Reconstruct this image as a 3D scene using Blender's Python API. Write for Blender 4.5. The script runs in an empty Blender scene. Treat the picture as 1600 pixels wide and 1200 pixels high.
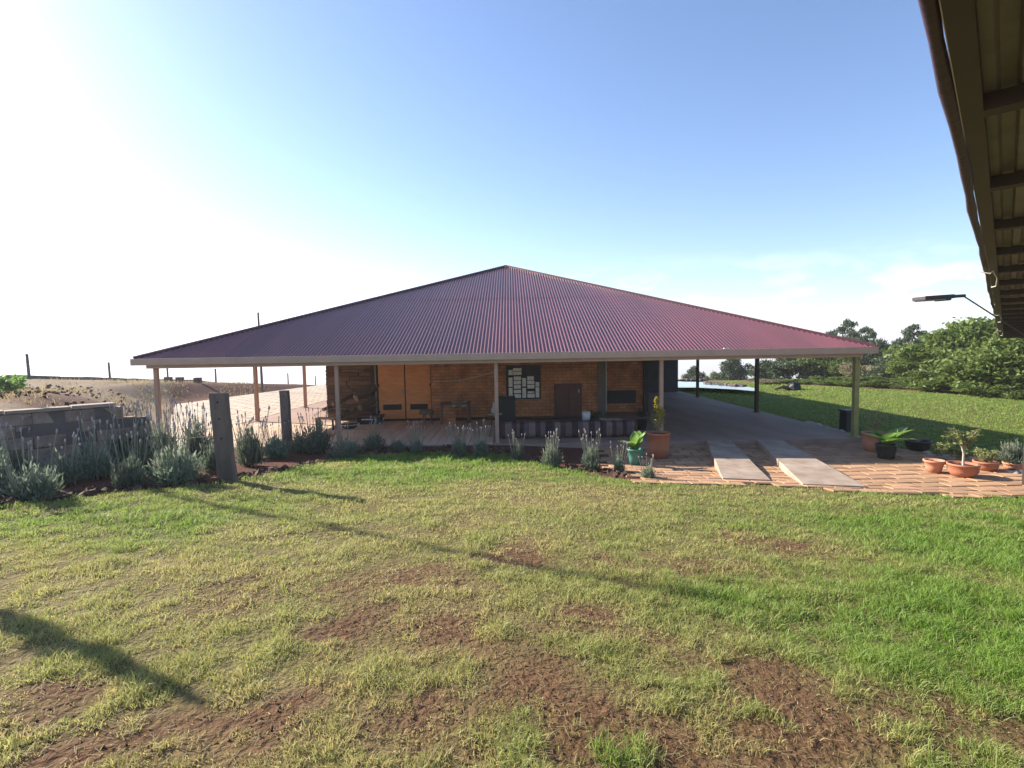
import bpy, math, random
import numpy as np
from mathutils import Matrix, Vector, Euler

random.seed(7); rng = np.random.default_rng(7)
SC = bpy.context.scene
COL = SC.collection

# ------------------------------------------------------------------ camera
EYE = 2.5
PITCH = math.atan(53 / 800)
cam_d = bpy.data.cameras.new('camera'); cam = bpy.data.objects.new('camera', cam_d); COL.objects.link(cam)
cam_d.sensor_width = 36; cam_d.lens = 18.0; cam_d.clip_start = 0.05; cam_d.clip_end = 60000
RM = Matrix.Rotation(math.radians(90) - PITCH, 4, 'X') @ Matrix.Rotation(-0.0165, 4, 'Z')
cam.matrix_world = Matrix.Translation((0, 0, EYE)) @ RM
SC.camera = cam

# ------------------------------------------------------------------ sun and sky
SUN_AZ, SUN_EL = 64.0, 27.0            # degrees left of straight ahead, degrees up
SUN_DIR = Vector((-math.sin(math.radians(SUN_AZ)) * math.cos(math.radians(SUN_EL)),
                  math.cos(math.radians(SUN_AZ)) * math.cos(math.radians(SUN_EL)), math.sin(math.radians(SUN_EL))))
sd = bpy.data.lights.new('sun', 'SUN'); sd.energy = 5.0; sd.angle = math.radians(0.55); sd.color = (1.0, 0.90, 0.76)
sun = bpy.data.objects.new('sun', sd); COL.objects.link(sun)
sun.rotation_euler = (-SUN_DIR).to_track_quat('-Z', 'Y').to_euler()

W = bpy.data.worlds.new('World'); SC.world = W; W.use_nodes = True
nt = W.node_tree; nt.nodes.clear()
def wn(t, **k):
    n = nt.nodes.new(t)
    for a, b in k.items(): setattr(n, a, b)
    return n
sky = wn('ShaderNodeTexSky', sky_type='NISHITA', sun_disc=False)
sky.sun_elevation = math.radians(SUN_EL); sky.sun_rotation = math.radians(-SUN_AZ)
sky.altitude = 1500; sky.air_density = 1.0; sky.dust_density = 1.6; sky.ozone_density = 2.2
tc = wn('ShaderNodeTexCoord'); sep = wn('ShaderNodeSeparateXYZ'); nt.links.new(tc.outputs['Generated'], sep.inputs[0])
mp = wn('ShaderNodeMapping'); mp.inputs['Scale'].default_value = (5, 5, 16); nt.links.new(tc.outputs['Generated'], mp.inputs[0])
noi = wn('ShaderNodeTexNoise'); noi.inputs['Scale'].default_value = 1.6; noi.inputs['Detail'].default_value = 7; noi.inputs['Roughness'].default_value = .6
nt.links.new(mp.outputs[0], noi.inputs['Vector'])
cr = wn('ShaderNodeMapRange'); cr.inputs[1].default_value = .50; cr.inputs[2].default_value = .70; nt.links.new(noi.outputs[0], cr.inputs[0])
el1 = wn('ShaderNodeMapRange'); el1.inputs[1].default_value = .17; el1.inputs[2].default_value = .07; nt.links.new(sep.outputs[2], el1.inputs[0])
mu = wn('ShaderNodeMath', operation='MULTIPLY'); nt.links.new(cr.outputs[0], mu.inputs[0]); nt.links.new(el1.outputs[0], mu.inputs[1])
mu2 = wn('ShaderNodeMath', operation='MULTIPLY'); mu2.inputs[1].default_value = .55; nt.links.new(mu.outputs[0], mu2.inputs[0])
mix = wn('ShaderNodeMix', data_type='RGBA'); nt.links.new(mu2.outputs[0], mix.inputs['Factor']); hs = wn('ShaderNodeHueSaturation'); hs.inputs['Saturation'].default_value = 1.12; hs.inputs['Hue'].default_value = .503; nt.links.new(sky.outputs[0], hs.inputs['Color']); nt.links.new(hs.outputs[0], mix.inputs['A'])
mix.inputs['B'].default_value = (9.0, 9.0, 9.3, 1)
bg = wn('ShaderNodeBackground'); bg.inputs[1].default_value = 0.094; wo = wn('ShaderNodeOutputWorld')
nt.links.new(mix.outputs['Result'], bg.inputs[0]); nt.links.new(bg.outputs[0], wo.inputs[0])

SC.view_settings.view_transform = 'Standard'; SC.view_settings.look = 'None'
SC.view_settings.exposure = 1.52; SC.view_settings.gamma = 1.0; SC.view_settings.use_curve_mapping = False
SC.cycles.use_denoising = True; SC.cycles.max_bounces = 8; SC.cycles.transparent_max_bounces = 8
SC.cycles.volume_bounces = 0

# ------------------------------------------------------------------ pixel helpers (photo 1600 x 1200) used to read off real positions
R3 = RM.to_3x3()
def ray(px, py): return R3 @ Vector(((px - 800) / 800, (600 - py) / 800, -1))
def at(px, py, Y):
    d = ray(px, py); t = Y / d.y
    return Vector((d.x * t, Y, EYE + d.z * t))
def at_z(px, py, Z):
    d = ray(px, py); t = (Z - EYE) / d.z
    return Vector((d.x * t, d.y * t, Z))

# ------------------------------------------------------------------ terrain
def sm(a, b, t): 
    t = np.clip((np.asarray(t, float) - a) / (b - a), 0, 1); return t * t * (3 - 2 * t)
_perm = np.random.default_rng(3).random((256, 256))
def vnoise(x, y, s=1.0, o=0):
    x = np.asarray(x, float) / s + 37.3 * (o + 1); y = np.asarray(y, float) / s + 91.7 * (o + 1)
    xi = np.floor(x).astype(int); yi = np.floor(y).astype(int); fx = x - xi; fy = y - yi
    fx = fx * fx * (3 - 2 * fx); fy = fy * fy * (3 - 2 * fy)
    g = lambda i, j: _perm[i & 255, j & 255]
    return (g(xi, yi) * (1 - fx) + g(xi + 1, yi) * fx) * (1 - fy) + (g(xi, yi + 1) * (1 - fx) + g(xi + 1, yi + 1) * fx) * fy
def fbm(x, y, s=1.0, o=0, n=4):
    r = 0; a = .5; t = 0
    for k in range(n):
        r = r + a * vnoise(x, y, s / 2 ** k, o + k * 3); t += a; a *= .5
    return r / t
WALL0 = np.array([-6.7, 9.4]); WALLD = np.array([-1.3, -1.4]) / math.hypot(1.3, 1.4)
def ground_z(x, y):
    x = np.asarray(x, float); y = np.asarray(y, float)
    lawn = .912 - .0432 * x - .081 * np.maximum(y, -6)
    lawn = np.minimum(lawn, 1.5)
    s = 1 - sm(9.6, 13.0, y)
    s = np.where(x < -2, s, np.maximum(s, 0) * 0 + 1 - sm(11.5, 13.2, y))
    base = -.17 + .125 * (1 - sm(-.5, 2.3, x)) * sm(9, 12, y)
    z = base + np.maximum(lawn - base, 0) * s
    # right hand lawn, nearly level, lifting a little towards the trees
    z = z + .22 * sm(11, 19, x) * sm(8, 13, y)
    # raised yard on the left, held by the block wall
    dw = (x - WALL0[0]) * -.733 + (y - WALL0[1]) * .68
    dt = (x + 6.7) * -.838 + (y - 9.4) * -.545
    dt = np.where(y > 20, np.maximum(dt, -17.8 - x), dt)
    pl = sm(.02, .30, dw) * sm(0, 3.2, dt)
    z = z * (1 - pl) + pl * (1.42 - .04 * np.clip(x + 32, 0, 16) * sm(14, 26, y) + .05 * (fbm(x, y, 1.6, 5) - .5) * 2 * sm(.6, 2, dw))
    # a berm of dug soil along the back of the yard
    z = z + .22 * pl * sm(15, 16.5, y) * (1 - sm(17.5, 20, y)) * fbm(x, y, .9, 9) * sm(3, 6, dt)
    # fall of the ridge
    z = z - .075 * np.maximum(y - 30, 0) * sm(-4, -20, x) * (y < 4000) * np.where(y < 120, 1, 120 / np.maximum(y, 1))
    r = np.hypot(x, y - 20)
    z = z - .09 * np.maximum(r - 42, 0) * np.where(r < 1700, 1, 1700 / np.maximum(r, 1)) * 1.0
    z = z - np.where(x > 21, .05 * (np.minimum(x, 60) - 21), 0) * sm(5, 12, y)
    z = z - .06 * np.maximum(y - 36, 0) * sm(4, 10, x) * np.where(y < 60, 1, 60 / np.maximum(y, 1))
    far = sm(2500, 6000, r)
    z = z + far * (fbm(x, y, 4200, 2) - .40) * 330
    z = z + (.05 * (fbm(x, y, .55, 1) - .5) + .03 * (fbm(x, y, .2, 3, 2) - .5)) * (1 - pl) * sm(0, 1, 13 - y) * (1 - .85 * sm(1.5, 2.6, x) * sm(8.2, 9.4, y))
    return z
def gz(x, y): return float(ground_z(np.array([x]), np.array([y]))[0])
def on_ground(px, py):
    d = ray(px, py); ts = np.arange(1.0, 60, .02); hit = np.nonzero(EYE + d.z * ts <= ground_z(d.x * ts, d.y * ts))[0]
    t = ts[hit[0]] if len(hit) else 60.0
    return Vector((d.x * t, d.y * t, gz(d.x * t, d.y * t)))

# ------------------------------------------------------------------ materials
MATS = {}
def mat(name, col=(.5, .5, .5), rough=.7, var=.0, scale=8.0, bump=0.0, bscale=40.0, metal=0.0, spec=.4, col2=None, trans=0.0,
        stretch=(1, 1, 1), attr=None, acol=None, detail=6, objrand=0.0, coat=0.0):
    """base colour with noise variation towards col2, optional fine relief and thin-leaf translucency"""
    m = bpy.data.materials.new(name); m.use_nodes = True; t = m.node_tree; N = t.nodes; L = t.links
    b = N['Principled BSDF']; b.inputs['Roughness'].default_value = rough; b.inputs['Metallic'].default_value = metal
    b.inputs['Specular IOR Level'].default_value = spec; b.inputs['Coat Weight'].default_value = coat
    tcn = N.new('ShaderNodeTexCoord'); mpn = N.new('ShaderNodeMapping'); mpn.inputs['Scale'].default_value = stretch
    L.new(tcn.outputs['Object'], mpn.inputs[0])
    c2 = col2 if col2 else tuple(c * (1 - var) for c in col)
    nz = N.new('ShaderNodeTexNoise'); nz.inputs['Scale'].default_value = scale; nz.inputs['Detail'].default_value = detail; nz.inputs['Roughness'].default_value = .62
    L.new(mpn.outputs[0], nz.inputs['Vector'])
    rp = N.new('ShaderNodeMapRange'); rp.inputs[1].default_value = .32; rp.inputs[2].default_value = .68; L.new(nz.outputs[0], rp.inputs[0])
    mx = N.new('ShaderNodeMix'); mx.data_type = 'RGBA'; L.new(rp.outputs[0], mx.inputs['Factor'])
    mx.inputs['A'].default_value = (*col, 1); mx.inputs['B'].default_value = (*c2, 1); out = mx.outputs['Result']
    if attr:
        an = N.new('ShaderNodeAttribute'); an.attribute_name = attr
        m2 = N.new('ShaderNodeMix'); m2.data_type = 'RGBA'; L.new(an.outputs['Fac'], m2.inputs['Factor'])
        L.new(out, m2.inputs['A']); m2.inputs['B'].default_value = (*acol, 1); out = m2.outputs['Result']
    if objrand:
        oi = N.new('ShaderNodeObjectInfo'); mr = N.new('ShaderNodeMapRange'); mr.inputs[3].default_value = 1 - objrand; mr.inputs[4].default_value = 1 + objrand
        L.new(oi.outputs['Random'], mr.inputs[0]); hv = N.new('ShaderNodeHueSaturation'); L.new(mr.outputs[0], hv.inputs['Value']); L.new(out, hv.inputs['Color']); out = hv.outputs[0]
    L.new(out, b.inputs['Base Color'])
    if bump:
        n2 = N.new('ShaderNodeTexNoise'); n2.inputs['Scale'].default_value = bscale; n2.inputs['Detail'].default_value = 5; L.new(mpn.outputs[0], n2.inputs['Vector'])
        bp = N.new('ShaderNodeBump'); bp.inputs['Strength'].default_value = bump; bp.inputs['Distance'].default_value = .02
        L.new(n2.outputs[0], bp.inputs['Height']); L.new(bp.outputs[0], b.inputs['Normal'])
    if trans:
        tr = N.new('ShaderNodeBsdfTranslucent'); L.new(out, tr.inputs[0]); ms = N.new('ShaderNodeMixShader'); ms.inputs[0].default_value = trans
        L.new(b.outputs[0], ms.inputs[1]); L.new(tr.outputs[0], ms.inputs[2]); L.new(ms.outputs[0], N['Material Output'].inputs[0])
    MATS[name] = m; return m
def brickmat(name, c1, c2, mortar, w, h, ms=.012, bump=.5, offset=.5, plane='XZ', var=.5):
    m = mat(name, c1, .85); t = m.node_tree; N = t.nodes; L = t.links; b = N['Principled BSDF']
    tcn = N.new('ShaderNodeTexCoord'); sp = N.new('ShaderNodeSeparateXYZ'); cb = N.new('ShaderNodeCombineXYZ'); L.new(tcn.outputs['Object'], sp.inputs[0])
    L.new(sp.outputs['XYZ'.index(plane[0])], cb.inputs[0]); L.new(sp.outputs['XYZ'.index(plane[1])], cb.inputs[1])
    br = N.new('ShaderNodeTexBrick'); L.new(cb.outputs[0], br.inputs['Vector']); br.offset = offset
    br.inputs['Color1'].default_value = (*c1, 1); br.inputs['Color2'].default_value = (*c2, 1); br.inputs['Mortar'].default_value = (*mortar, 1)
    br.inputs['Scale'].default_value = 1; br.inputs['Mortar Size'].default_value = ms; br.inputs['Brick Width'].default_value = w; br.inputs['Row Height'].default_value = h
    nz = N.new('ShaderNodeTexNoise'); nz.inputs['Scale'].default_value = 2.5; nz.inputs['Detail'].default_value = 8; L.new(tcn.outputs['Object'], nz.inputs['Vector'])
    mr = N.new('ShaderNodeMapRange'); mr.inputs[1].default_value = .3; mr.inputs[2].default_value = .7; mr.inputs[3].default_value = 1 - var; mr.inputs[4].default_value = 1.15; L.new(nz.outputs[0], mr.inputs[0])
    hv = N.new('ShaderNodeHueSaturation'); L.new(mr.outputs[0], hv.inputs['Value']); L.new(br.outputs[0], hv.inputs['Color']); L.new(hv.outputs[0], b.inputs['Base Color'])
    bp = N.new('ShaderNodeBump'); bp.inputs['Strength'].default_value = bump; bp.inputs['Distance'].default_value = .02; bp.invert = True
    L.new(br.outputs['Fac'], bp.inputs['Height']); L.new(bp.outputs[0], b.inputs['Normal']); return m

# ------------------------------------------------------------------ mesh helpers
class MB:
    def __init__(s): s.v = []; s.f = []
    def quad(s, *p):
        n = len(s.v); s.v += [tuple(q) for q in p]; s.f.append(tuple(range(n, n + len(p)))); return s
    def box(s, c, d, M=None):
        n = len(s.v); x, y, z = (k / 2 for k in d)
        for q in ((-x,-y,-z),(x,-y,-z),(x,y,-z),(-x,y,-z),(-x,-y,z),(x,-y,z),(x,y,z),(-x,y,z)):
            p = Vector(q)
            if M is not None: p = M @ p
            s.v.append(tuple(p + Vector(c)))
        for f in ((3,2,1,0),(4,5,6,7),(0,1,5,4),(1,2,6,5),(2,3,7,6),(3,0,4,7)): s.f.append(tuple(n + i for i in f))
        return s
    def bb(s, x0, x1, y0, y1, z0, z1): return s.box(((x0+x1)/2, (y0+y1)/2, (z0+z1)/2), (x1-x0, y1-y0, z1-z0))
    def tube(s, pts, rad, n=8, cap=True):
        pts = [Vector(p) for p in pts]; st = len(s.v); up = Vector((.31, .2, .93))
        for i, p in enumerate(pts):
            t = (pts[min(i+1, len(pts)-1)] - pts[max(i-1, 0)]).normalized()
            a = t.cross(up)
            if a.length < .05: a = t.cross(Vector((1, 0, 0)))
            a.normalize(); b = t.cross(a); r = rad[i] if isinstance(rad, (list, tuple)) else rad
            for k in range(n):
                th = 2 * math.pi * k / n; s.v.append(tuple(p + a * (r * math.cos(th)) + b * (r * math.sin(th))))
        for i in range(len(pts) - 1):
            for k in range(n):
                a = st + i*n + k; b = st + i*n + (k+1) % n; s.f.append((a, b, b + n, a + n))
        if cap:
            s.f.append(tuple(st + k for k in range(n))); e = st + (len(pts)-1)*n; s.f.append(tuple(e + n - 1 - k for k in range(n)))
        return s
    def lathe(s, prof, n=24, c=(0, 0, 0)):
        st = len(s.v)
        for r, z in prof:
            for k in range(n):
                th = 2 * math.pi * k / n; s.v.append((c[0] + r * math.cos(th), c[1] + r * math.sin(th), c[2] + z))
        for i in range(len(prof) - 1):
            for k in range(n):
                a = st + i*n + k; b = st + i*n + (k+1) % n; s.f.append((a, b, b + n, a + n))
        return s
    def mesh(s, name):
        me = bpy.data.meshes.new(name); me.from_pydata(s.v, [], s.f); me.update(); return me
    def build(s, name, m, parent=None, smooth=False, bevel=0, loc=None):
        o = obj(name, s.mesh(name), m, parent, loc)
        if smooth:
            for p in o.data.polygons: p.use_smooth = True
        if bevel:
            bv = o.modifiers.new('bevel', 'BEVEL'); bv.width = bevel; bv.segments = 2; bv.limit_method = 'ANGLE'
        return o
def obj(name, me, m=None, parent=None, loc=None, rot=None, scale=None):
    o = bpy.data.objects.new(name, me); COL.objects.link(o)
    if m is not None and not me.materials: me.materials.append(MATS[m] if isinstance(m, str) else m)
    if parent is not None: o.parent = parent
    if loc is not None: o.location = loc
    if rot is not None: o.rotation_euler = rot
    if scale is not None: o.scale = scale
    return o
def tag(o, label, cat, group=None):
    o['label'] = label; o['category'] = cat
    if group: o['group'] = group
    return o
def struct(o): o['kind'] = 'structure'; return o
def thing(name, loc, label, cat, group=None, rz=0):
    o = bpy.data.objects.new(name, None); COL.objects.link(o); o.location = loc; o.rotation_euler = (0, 0, rz); o.empty_display_size = .1
    return tag(o, label, cat, group)
def big_mesh(name, V, F, attrs=None):
    """V (n,3), F (m,3) triangle index array"""
    me = bpy.data.meshes.new(name); me.vertices.add(len(V)); me.vertices.foreach_set('co', np.asarray(V, np.float32).ravel())
    k = F.shape[1]; me.loops.add(F.size); me.loops.foreach_set('vertex_index', F.astype(np.int32).ravel()); me.polygons.add(len(F))
    me.polygons.foreach_set('loop_start', np.arange(0, F.size, k, dtype=np.int32))
    me.update(calc_edges=True)
    for a, val in (attrs or {}).items():
        at_ = me.attributes.new(a, 'FLOAT', 'POINT'); at_.data.foreach_set('value', np.asarray(val, np.float32))
    me.validate(); return me

# colours
mat('fascia_paint', (.45, .31, .225), .5, .12, 3, .05, 30)
mat('post_paint', (.44, .28, .20), .55, .18, 4)
mat('post_green', (.30, .28, .10), .6, .3, 4)
mat('roof_paint', (.16, .048, .056), .32, .35, .6, 0, spec=.6, stretch=(1, .3, .3), col2=(.105, .036, .047), objrand=.10)
_m = MATS['roof_paint']; _N = _m.node_tree.nodes; _L = _m.node_tree.links; _b = _N['Principled BSDF']; _src = _b.inputs['Base Color'].links[0].from_socket
_g = _N.new('ShaderNodeNewGeometry'); _x = _N.new('ShaderNodeMix'); _x.data_type = 'RGBA'; _L.new(_g.outputs['Backfacing'], _x.inputs['Factor']); _L.new(_src, _x.inputs['A']); _x.inputs['B'].default_value = (.62, .55, .47, 1); _L.new(_x.outputs['Result'], _b.inputs['Base Color'])   # pale unpainted underside
mat('roof_trim', (.10, .03, .045), .45, .2, 2)
mat('roof_trim_dull', (.16, .13, .12), .5, .2, 2)
brickmat('brick', (.62, .26, .105), (.50, .185, .075), (.30, .15, .09), .30, .115, .012, .5, var=.45)
mat('plywood', (.76, .33, .12), .6, .25, 3, .1, 20, stretch=(1, 1, 6), col2=(.62, .22, .07))
mat('sleeper_wall', (.16, .095, .065), .85, .4, 3, .5, 30, stretch=(1, 1, 5), objrand=.35)
mat('dark_timber', (.05, .022, .018), .6, .3, 4)
mat('maroon_door', (.14, .05, .035), .55, .3, 4)
mat('charcoal_plaster', (.055, .05, .055), .85, .2, 2, .1, 30)
mat('grey_plaster', (.17, .13, .11), .8, .2, 2, .1, 30)
mat('black_paint', (.012, .013, .015), .5, .2, 4)
mat('pale_panel', (.86, .82, .74), .5, .25, 9, .1, 30, col2=(.70, .66, .58))
mat('ink', (.16, .15, .14), .7)
mat('weathered_timber', (.19, .145, .12), .85, .4, 4, .9, 26, stretch=(1, 1, .18), col2=(.085, .064, .055))
mat('bark', (.17, .115, .08), .9, .4, 6, .8, 30, stretch=(1, 1, .4), objrand=.25)
mat('cut_wood', (.32, .22, .13), .8, .3, 8)
mat('concrete', (.40, .32, .255), .88, .2, 2.2, .25, 90, col2=(.24, .175, .13))
mat('slab', (.34, .235, .185), .8, .25, 1.2, .2, 40, stretch=(1, .25, 1), col2=(.23, .155, .125))
mat('plank_paver', (.60, .44, .33), .85, .3, 3, .3, 40, objrand=.14, col2=(.48, .35, .26))
mat('clay_paver', (.42, .255, .145), .9, .3, 3, .25, 70, objrand=.2, col2=(.29, .165, .095))
mat('joint_soil', (.11, .06, .04), .95, .4, 6, .5, 60)
brickmat('yard_brick', (.52, .42, .31), (.43, .34, .25), (.20, .15, .11), .9, .45, .05, .7, plane='XY', var=.3)
brickmat('block', (.16, .125, .11), (.125, .10, .09), (.08, .07, .06), .39, .19, .012, .8, plane='XZ')
mat('wall_block', (.33, .25, .20), .95, .35, 5, .9, 50, objrand=.14, col2=(.16, .115, .095))
mat('coping', (.33, .26, .205), .9, .3, 4, .6, 60, objrand=.12)
mat('terracotta', (.40, .155, .085), .75, .2, 6, .1, 50, col2=(.34, .13, .075))
mat('terracotta_pale', (.50, .235, .14), .85, .25, 6, .2, 50, col2=(.42, .19, .12))
mat('teal_plastic', (.06, .21, .175), .45, .15, 6)
mat('dark_plastic', (.028, .032, .03), .5, .2, 6)
mat('pot_soil', (.05, .03, .02), .95, .4, 20, .8, 60)
mat('stone_pale', (.50, .44, .38), .9, .3, 6, .6, 30, objrand=.25)
mat('stone_dark', (.12, .10, .09), .9, .3, 6, .6, 30, objrand=.25)
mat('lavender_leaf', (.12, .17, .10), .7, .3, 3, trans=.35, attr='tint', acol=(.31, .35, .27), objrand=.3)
mat('lavender_stem', (.30, .30, .22), .7, .2, 8, trans=.2)
mat('lavender_head', (.27, .22, .24), .8, .3, 30, col2=(.38, .33, .34))
mat('broad_leaf', (.14, .27, .05), .35, .3, 6, trans=.5, col2=(.24, .38, .10))
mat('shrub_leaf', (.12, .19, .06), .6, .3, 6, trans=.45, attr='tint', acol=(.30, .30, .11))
mat('yellow_leaf', (.46, .38, .05), .55, .3, 6, trans=.5)
mat('twig', (.22, .17, .12), .85)
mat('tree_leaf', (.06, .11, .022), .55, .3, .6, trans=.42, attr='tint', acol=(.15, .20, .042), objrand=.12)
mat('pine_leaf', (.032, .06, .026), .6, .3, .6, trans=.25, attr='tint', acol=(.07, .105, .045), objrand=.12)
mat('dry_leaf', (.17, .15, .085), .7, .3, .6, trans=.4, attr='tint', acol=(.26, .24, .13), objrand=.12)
mat('grass', (.56, .46, .22), .55, .3, 3, trans=.50, attr='tint', acol=(.18, .31, .045), col2=(.43, .36, .15))
mat('dry_grass', (.36, .29, .15), .7, .3, 3, trans=.4)
mat('sheet_steel', (.21, .175, .17), .55, .35, 3, spec=.3, col2=(.14, .115, .112)); mat('edge_paint', (.05, .028, .03), .5, .3, 3)
mat('steel_dark', (.035, .022, .022), .5, .2, 4)
mat('purlin_paint', (.05, .032, .03), .6, .2, 4)
mat('rolled_canvas', (.05, .018, .03), .5, .3, 6, .3, 20)
mat('rope', (.6, .55, .48), .8)
mat('lamp_grey', (.05, .042, .055), .4, .1, 5)
mat('lamp_lens', (.45, .38, .38), .25)
mat('galvanised', (.35, .35, .36), .4, .2, 8, metal=.6)
mat('white_plastic', (.62, .60, .60), .5, .1, 6)
mat('skin_hide', (.36, .32, .25), .8, .2, 8)
mat('fence_timber', (.11, .09, .10), .85, .3, 6)

# ------------------------------------------------------------------ ground sheet
def axis(lo, hi, step, far):
    a = list(np.arange(lo, hi + 1e-6, step)); s = step; x = hi
    while x < far: s *= 1.22; x += s; a.append(x)
    s = step; x = lo
    while x > -far: s *= 1.22; x -= s; a.insert(0, x)
    return np.array(a)
xs = axis(-22, 24, .22, 26000); ys = axis(-3, 34, .22, 26000); ys = ys[ys > -400]
X, Y = np.meshgrid(xs, ys); Zg = ground_z(X, Y)
Vg = np.stack([X.ravel(), Y.ravel(), Zg.ravel()], 1); nx = len(xs); ny = len(ys)
i, j = np.meshgrid(np.arange(nx - 1), np.arange(ny - 1)); a = (j * nx + i).ravel()
Fg = np.stack([a, a + 1, a + nx + 1, a + nx], 1)
def in_poly(x, y, P):
    x = np.asarray(x); y = np.asarray(y); r = np.zeros(x.shape, bool); n = len(P)
    for k in range(n):
        x1, y1 = P[k]; x2, y2 = P[(k + 1) % n]
        c = ((y1 > y) != (y2 > y)) & (x < (x2 - x1) * (y - y1) / ((y2 - y1) if y2 != y1 else 1e-9) + x1); r ^= c
    return r
edge_px = [(-60, 803), (0, 793), (120, 778), (330, 757), (440, 738), (520, 716), (610, 709), (700, 707), (790, 713), (900, 737), (1000, 754), (1120, 760), (1200, 757), (1350, 770), (1470, 776), (1600, 780)]
edge = [(p.x, p.y) for p in (on_ground(*q) for q in edge_px)]
LAWN = [(-40, -30), (-14, 3.2)] + edge + [(12, edge[-1][1] - .1), (25, 8.0), (25, -30)]
LAWN_R = [(9.75, 12.5), (11.5, 11.6), (16, 11.2), (26, 9), (60, 9), (26, 19), (21, 24), (17, 33), (14, 40), (9.75, 40)]
BARE_PX = [(660, 905, 1.0), (540, 985, .9), (700, 975, .8), (900, 960, .8), (800, 1040, .9), (760, 1090, 1.0), (1200, 1085, .9), (870, 1090, .8), (450, 1110, .9), (330, 1130, .9), (1180, 850, .7),
           (1100, 890, .6), (780, 870, .7), (950, 880, .5), (40, 1120, .8), (170, 1170, .9), (960, 1130, .8), (1080, 1160, 1.0), (880, 1170, 1.0), (640, 1130, .8), (1240, 1150, .8), (1570, 1165, .8), (1350, 1120, .5), (380, 930, .4), (520, 920, .4), (1000, 1010, .5), (700, 1180, .8)]
BARE = [(*on_ground(a_, b_).xy, c_) for a_, b_, c_ in BARE_PX]
def bare(x, y):
    r = np.zeros(np.shape(x))
    wx = x + .35 * (fbm(x, y, .5, 11) - .5) * 2; wy = y + .35 * (fbm(x, y, .5, 15) - .5) * 2
    for bx, by, s in BARE:
        sc = .115 + .032 * by; r = np.maximum(r, s * np.exp(-((wx - bx) ** 2 / (2.1 * sc * sc) + (wy - by) ** 2 / (1.5 * sc * sc))))
    r = r + .6 * (fbm(x, y, .45, 21) - .5) + .75 * (fbm(x, y, .11, 23, 2) - .5) * np.clip(r * 2.5, .25, 1)
    return np.clip(r, 0, 1)
def green(x, y):
    wx = x + .8 * (fbm(x, y, 1.1, 31) - .5) * 2; wy = y + .8 * (fbm(x, y, 1.1, 35) - .5) * 2
    g = np.zeros(np.shape(x)) + .29
    for cx, cy, rx, ry, w in ((3.3, 3.3, 1.6, 1.6, .8), (6, 5.5, 2.6, 2.4, .75), (2.2, 2.2, 1.2, .9, .5), (9, 8, 3, 3, .7), (-5, 6, 2.4, 1.5, .5), (-2, 9.4, 6, 1.1, .45), (-1.6, 12, 2.5, 1.2, .9), (1.5, 11, 2, 1, .7), (-3.2, 5.2, 1.5, .8, .2), (.6, 2.0, .5, .35, .4)):
        g = np.maximum(g, .29 + 1.15 * w * np.exp(-(((wx - cx) / rx) ** 2 + ((wy - cy) / ry) ** 2)))
    g = g + .55 * (fbm(x, y, .8, 41) - .5) + .35 * (fbm(x, y, 3, 45) - .5)
    return np.clip(g, 0, 1)
gx, gy = Vg[:, 0], Vg[:, 1]
inl = in_poly(gx, gy, LAWN); inr = in_poly(gx, gy, LAWN_R)
lawn_w = inl * (1 - .75 * np.clip(bare(gx, gy) * 1.8, 0, 1)); lawn_w = np.where(inr, 1.0, lawn_w)
rr = np.hypot(gx, gy - 20); lawn_w = np.where((rr > 48) | (gy < -30) | ((gx > 10) & (gy > 14)), .9, lawn_w)
green_w = np.where(inr, .85, np.where(rr > 48, .5, green(gx, gy)))
dtv = (gx + 6.7) * -.838 + (gy - 9.4) * -.545
dwv = (gx + 6.7) * -.733 + (gy - 9.4) * .68
yard_w = ((dtv > 0) & (dwv > .1) & (gy > 5) & ~inl & (rr < 120)) * 1.0
yard_w = yard_w * (1 - .85 * sm(12.5, 14, gy + 1.5 * fbm(gx, gy, 2, 7)) * (1 - sm(19, 20.5, gy + 1.5 * fbm(gx, gy, 2, 8))))
me = big_mesh('ground', Vg, Fg, {'lawn': lawn_w, 'green': green_w, 'yard': yard_w})
for p in me.polygons: p.use_smooth = True
gm = bpy.data.materials.new('ground_soil'); gm.use_nodes = True; t = gm.node_tree; N = t.nodes; L = t.links; b = N['Principled BSDF']; b.inputs['Roughness'].default_value = .95; b.inputs['Specular IOR Level'].default_value = .1
tcn = N.new('ShaderNodeTexCoord')
def gn(scale, det=8):
    n = N.new('ShaderNodeTexNoise'); n.inputs['Scale'].default_value = scale; n.inputs['Detail'].default_value = det; n.inputs['Roughness'].default_value = .65; L.new(tcn.outputs['Object'], n.inputs['Vector'])
    r = N.new('ShaderNodeMapRange'); r.inputs[1].default_value = .32; r.inputs[2].default_value = .68; L.new(n.outputs[0], r.inputs[0]); return r.outputs[0]
def gmix(f, A, B):
    m = N.new('ShaderNodeMix'); m.data_type = 'RGBA'
    if isinstance(f, float): m.inputs['Factor'].default_value = f
    else: L.new(f, m.inputs['Factor'])
    for k, v in (('A', A), ('B', B)):
        if isinstance(v, tuple): m.inputs[k].default_value = (*v, 1)
        else: L.new(v, m.inputs[k])
    return m.outputs['Result']
def ga(n): 
    q = N.new('ShaderNodeAttribute'); q.attribute_name = n; return q.outputs['Fac']
n1 = gn(3.0); n2 = gn(14.0); n3 = gn(.5)
soil = gmix(n2, (.15, .06, .037), (.06, .028, .021)); soil = gmix(n1, soil, (.10, .043, .03))
turf = gmix(ga('green'), (.24, .18, .085), (.075, .125, .022)); turf = gmix(n2, turf, (.11, .085, .04))
yard = gmix(n3, (.26, .20, .13), (.11, .075, .055)); yard = gmix(n1, yard, (.16, .11, .075)); yard = gmix(n2, yard, (.24, .18, .12))
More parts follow.
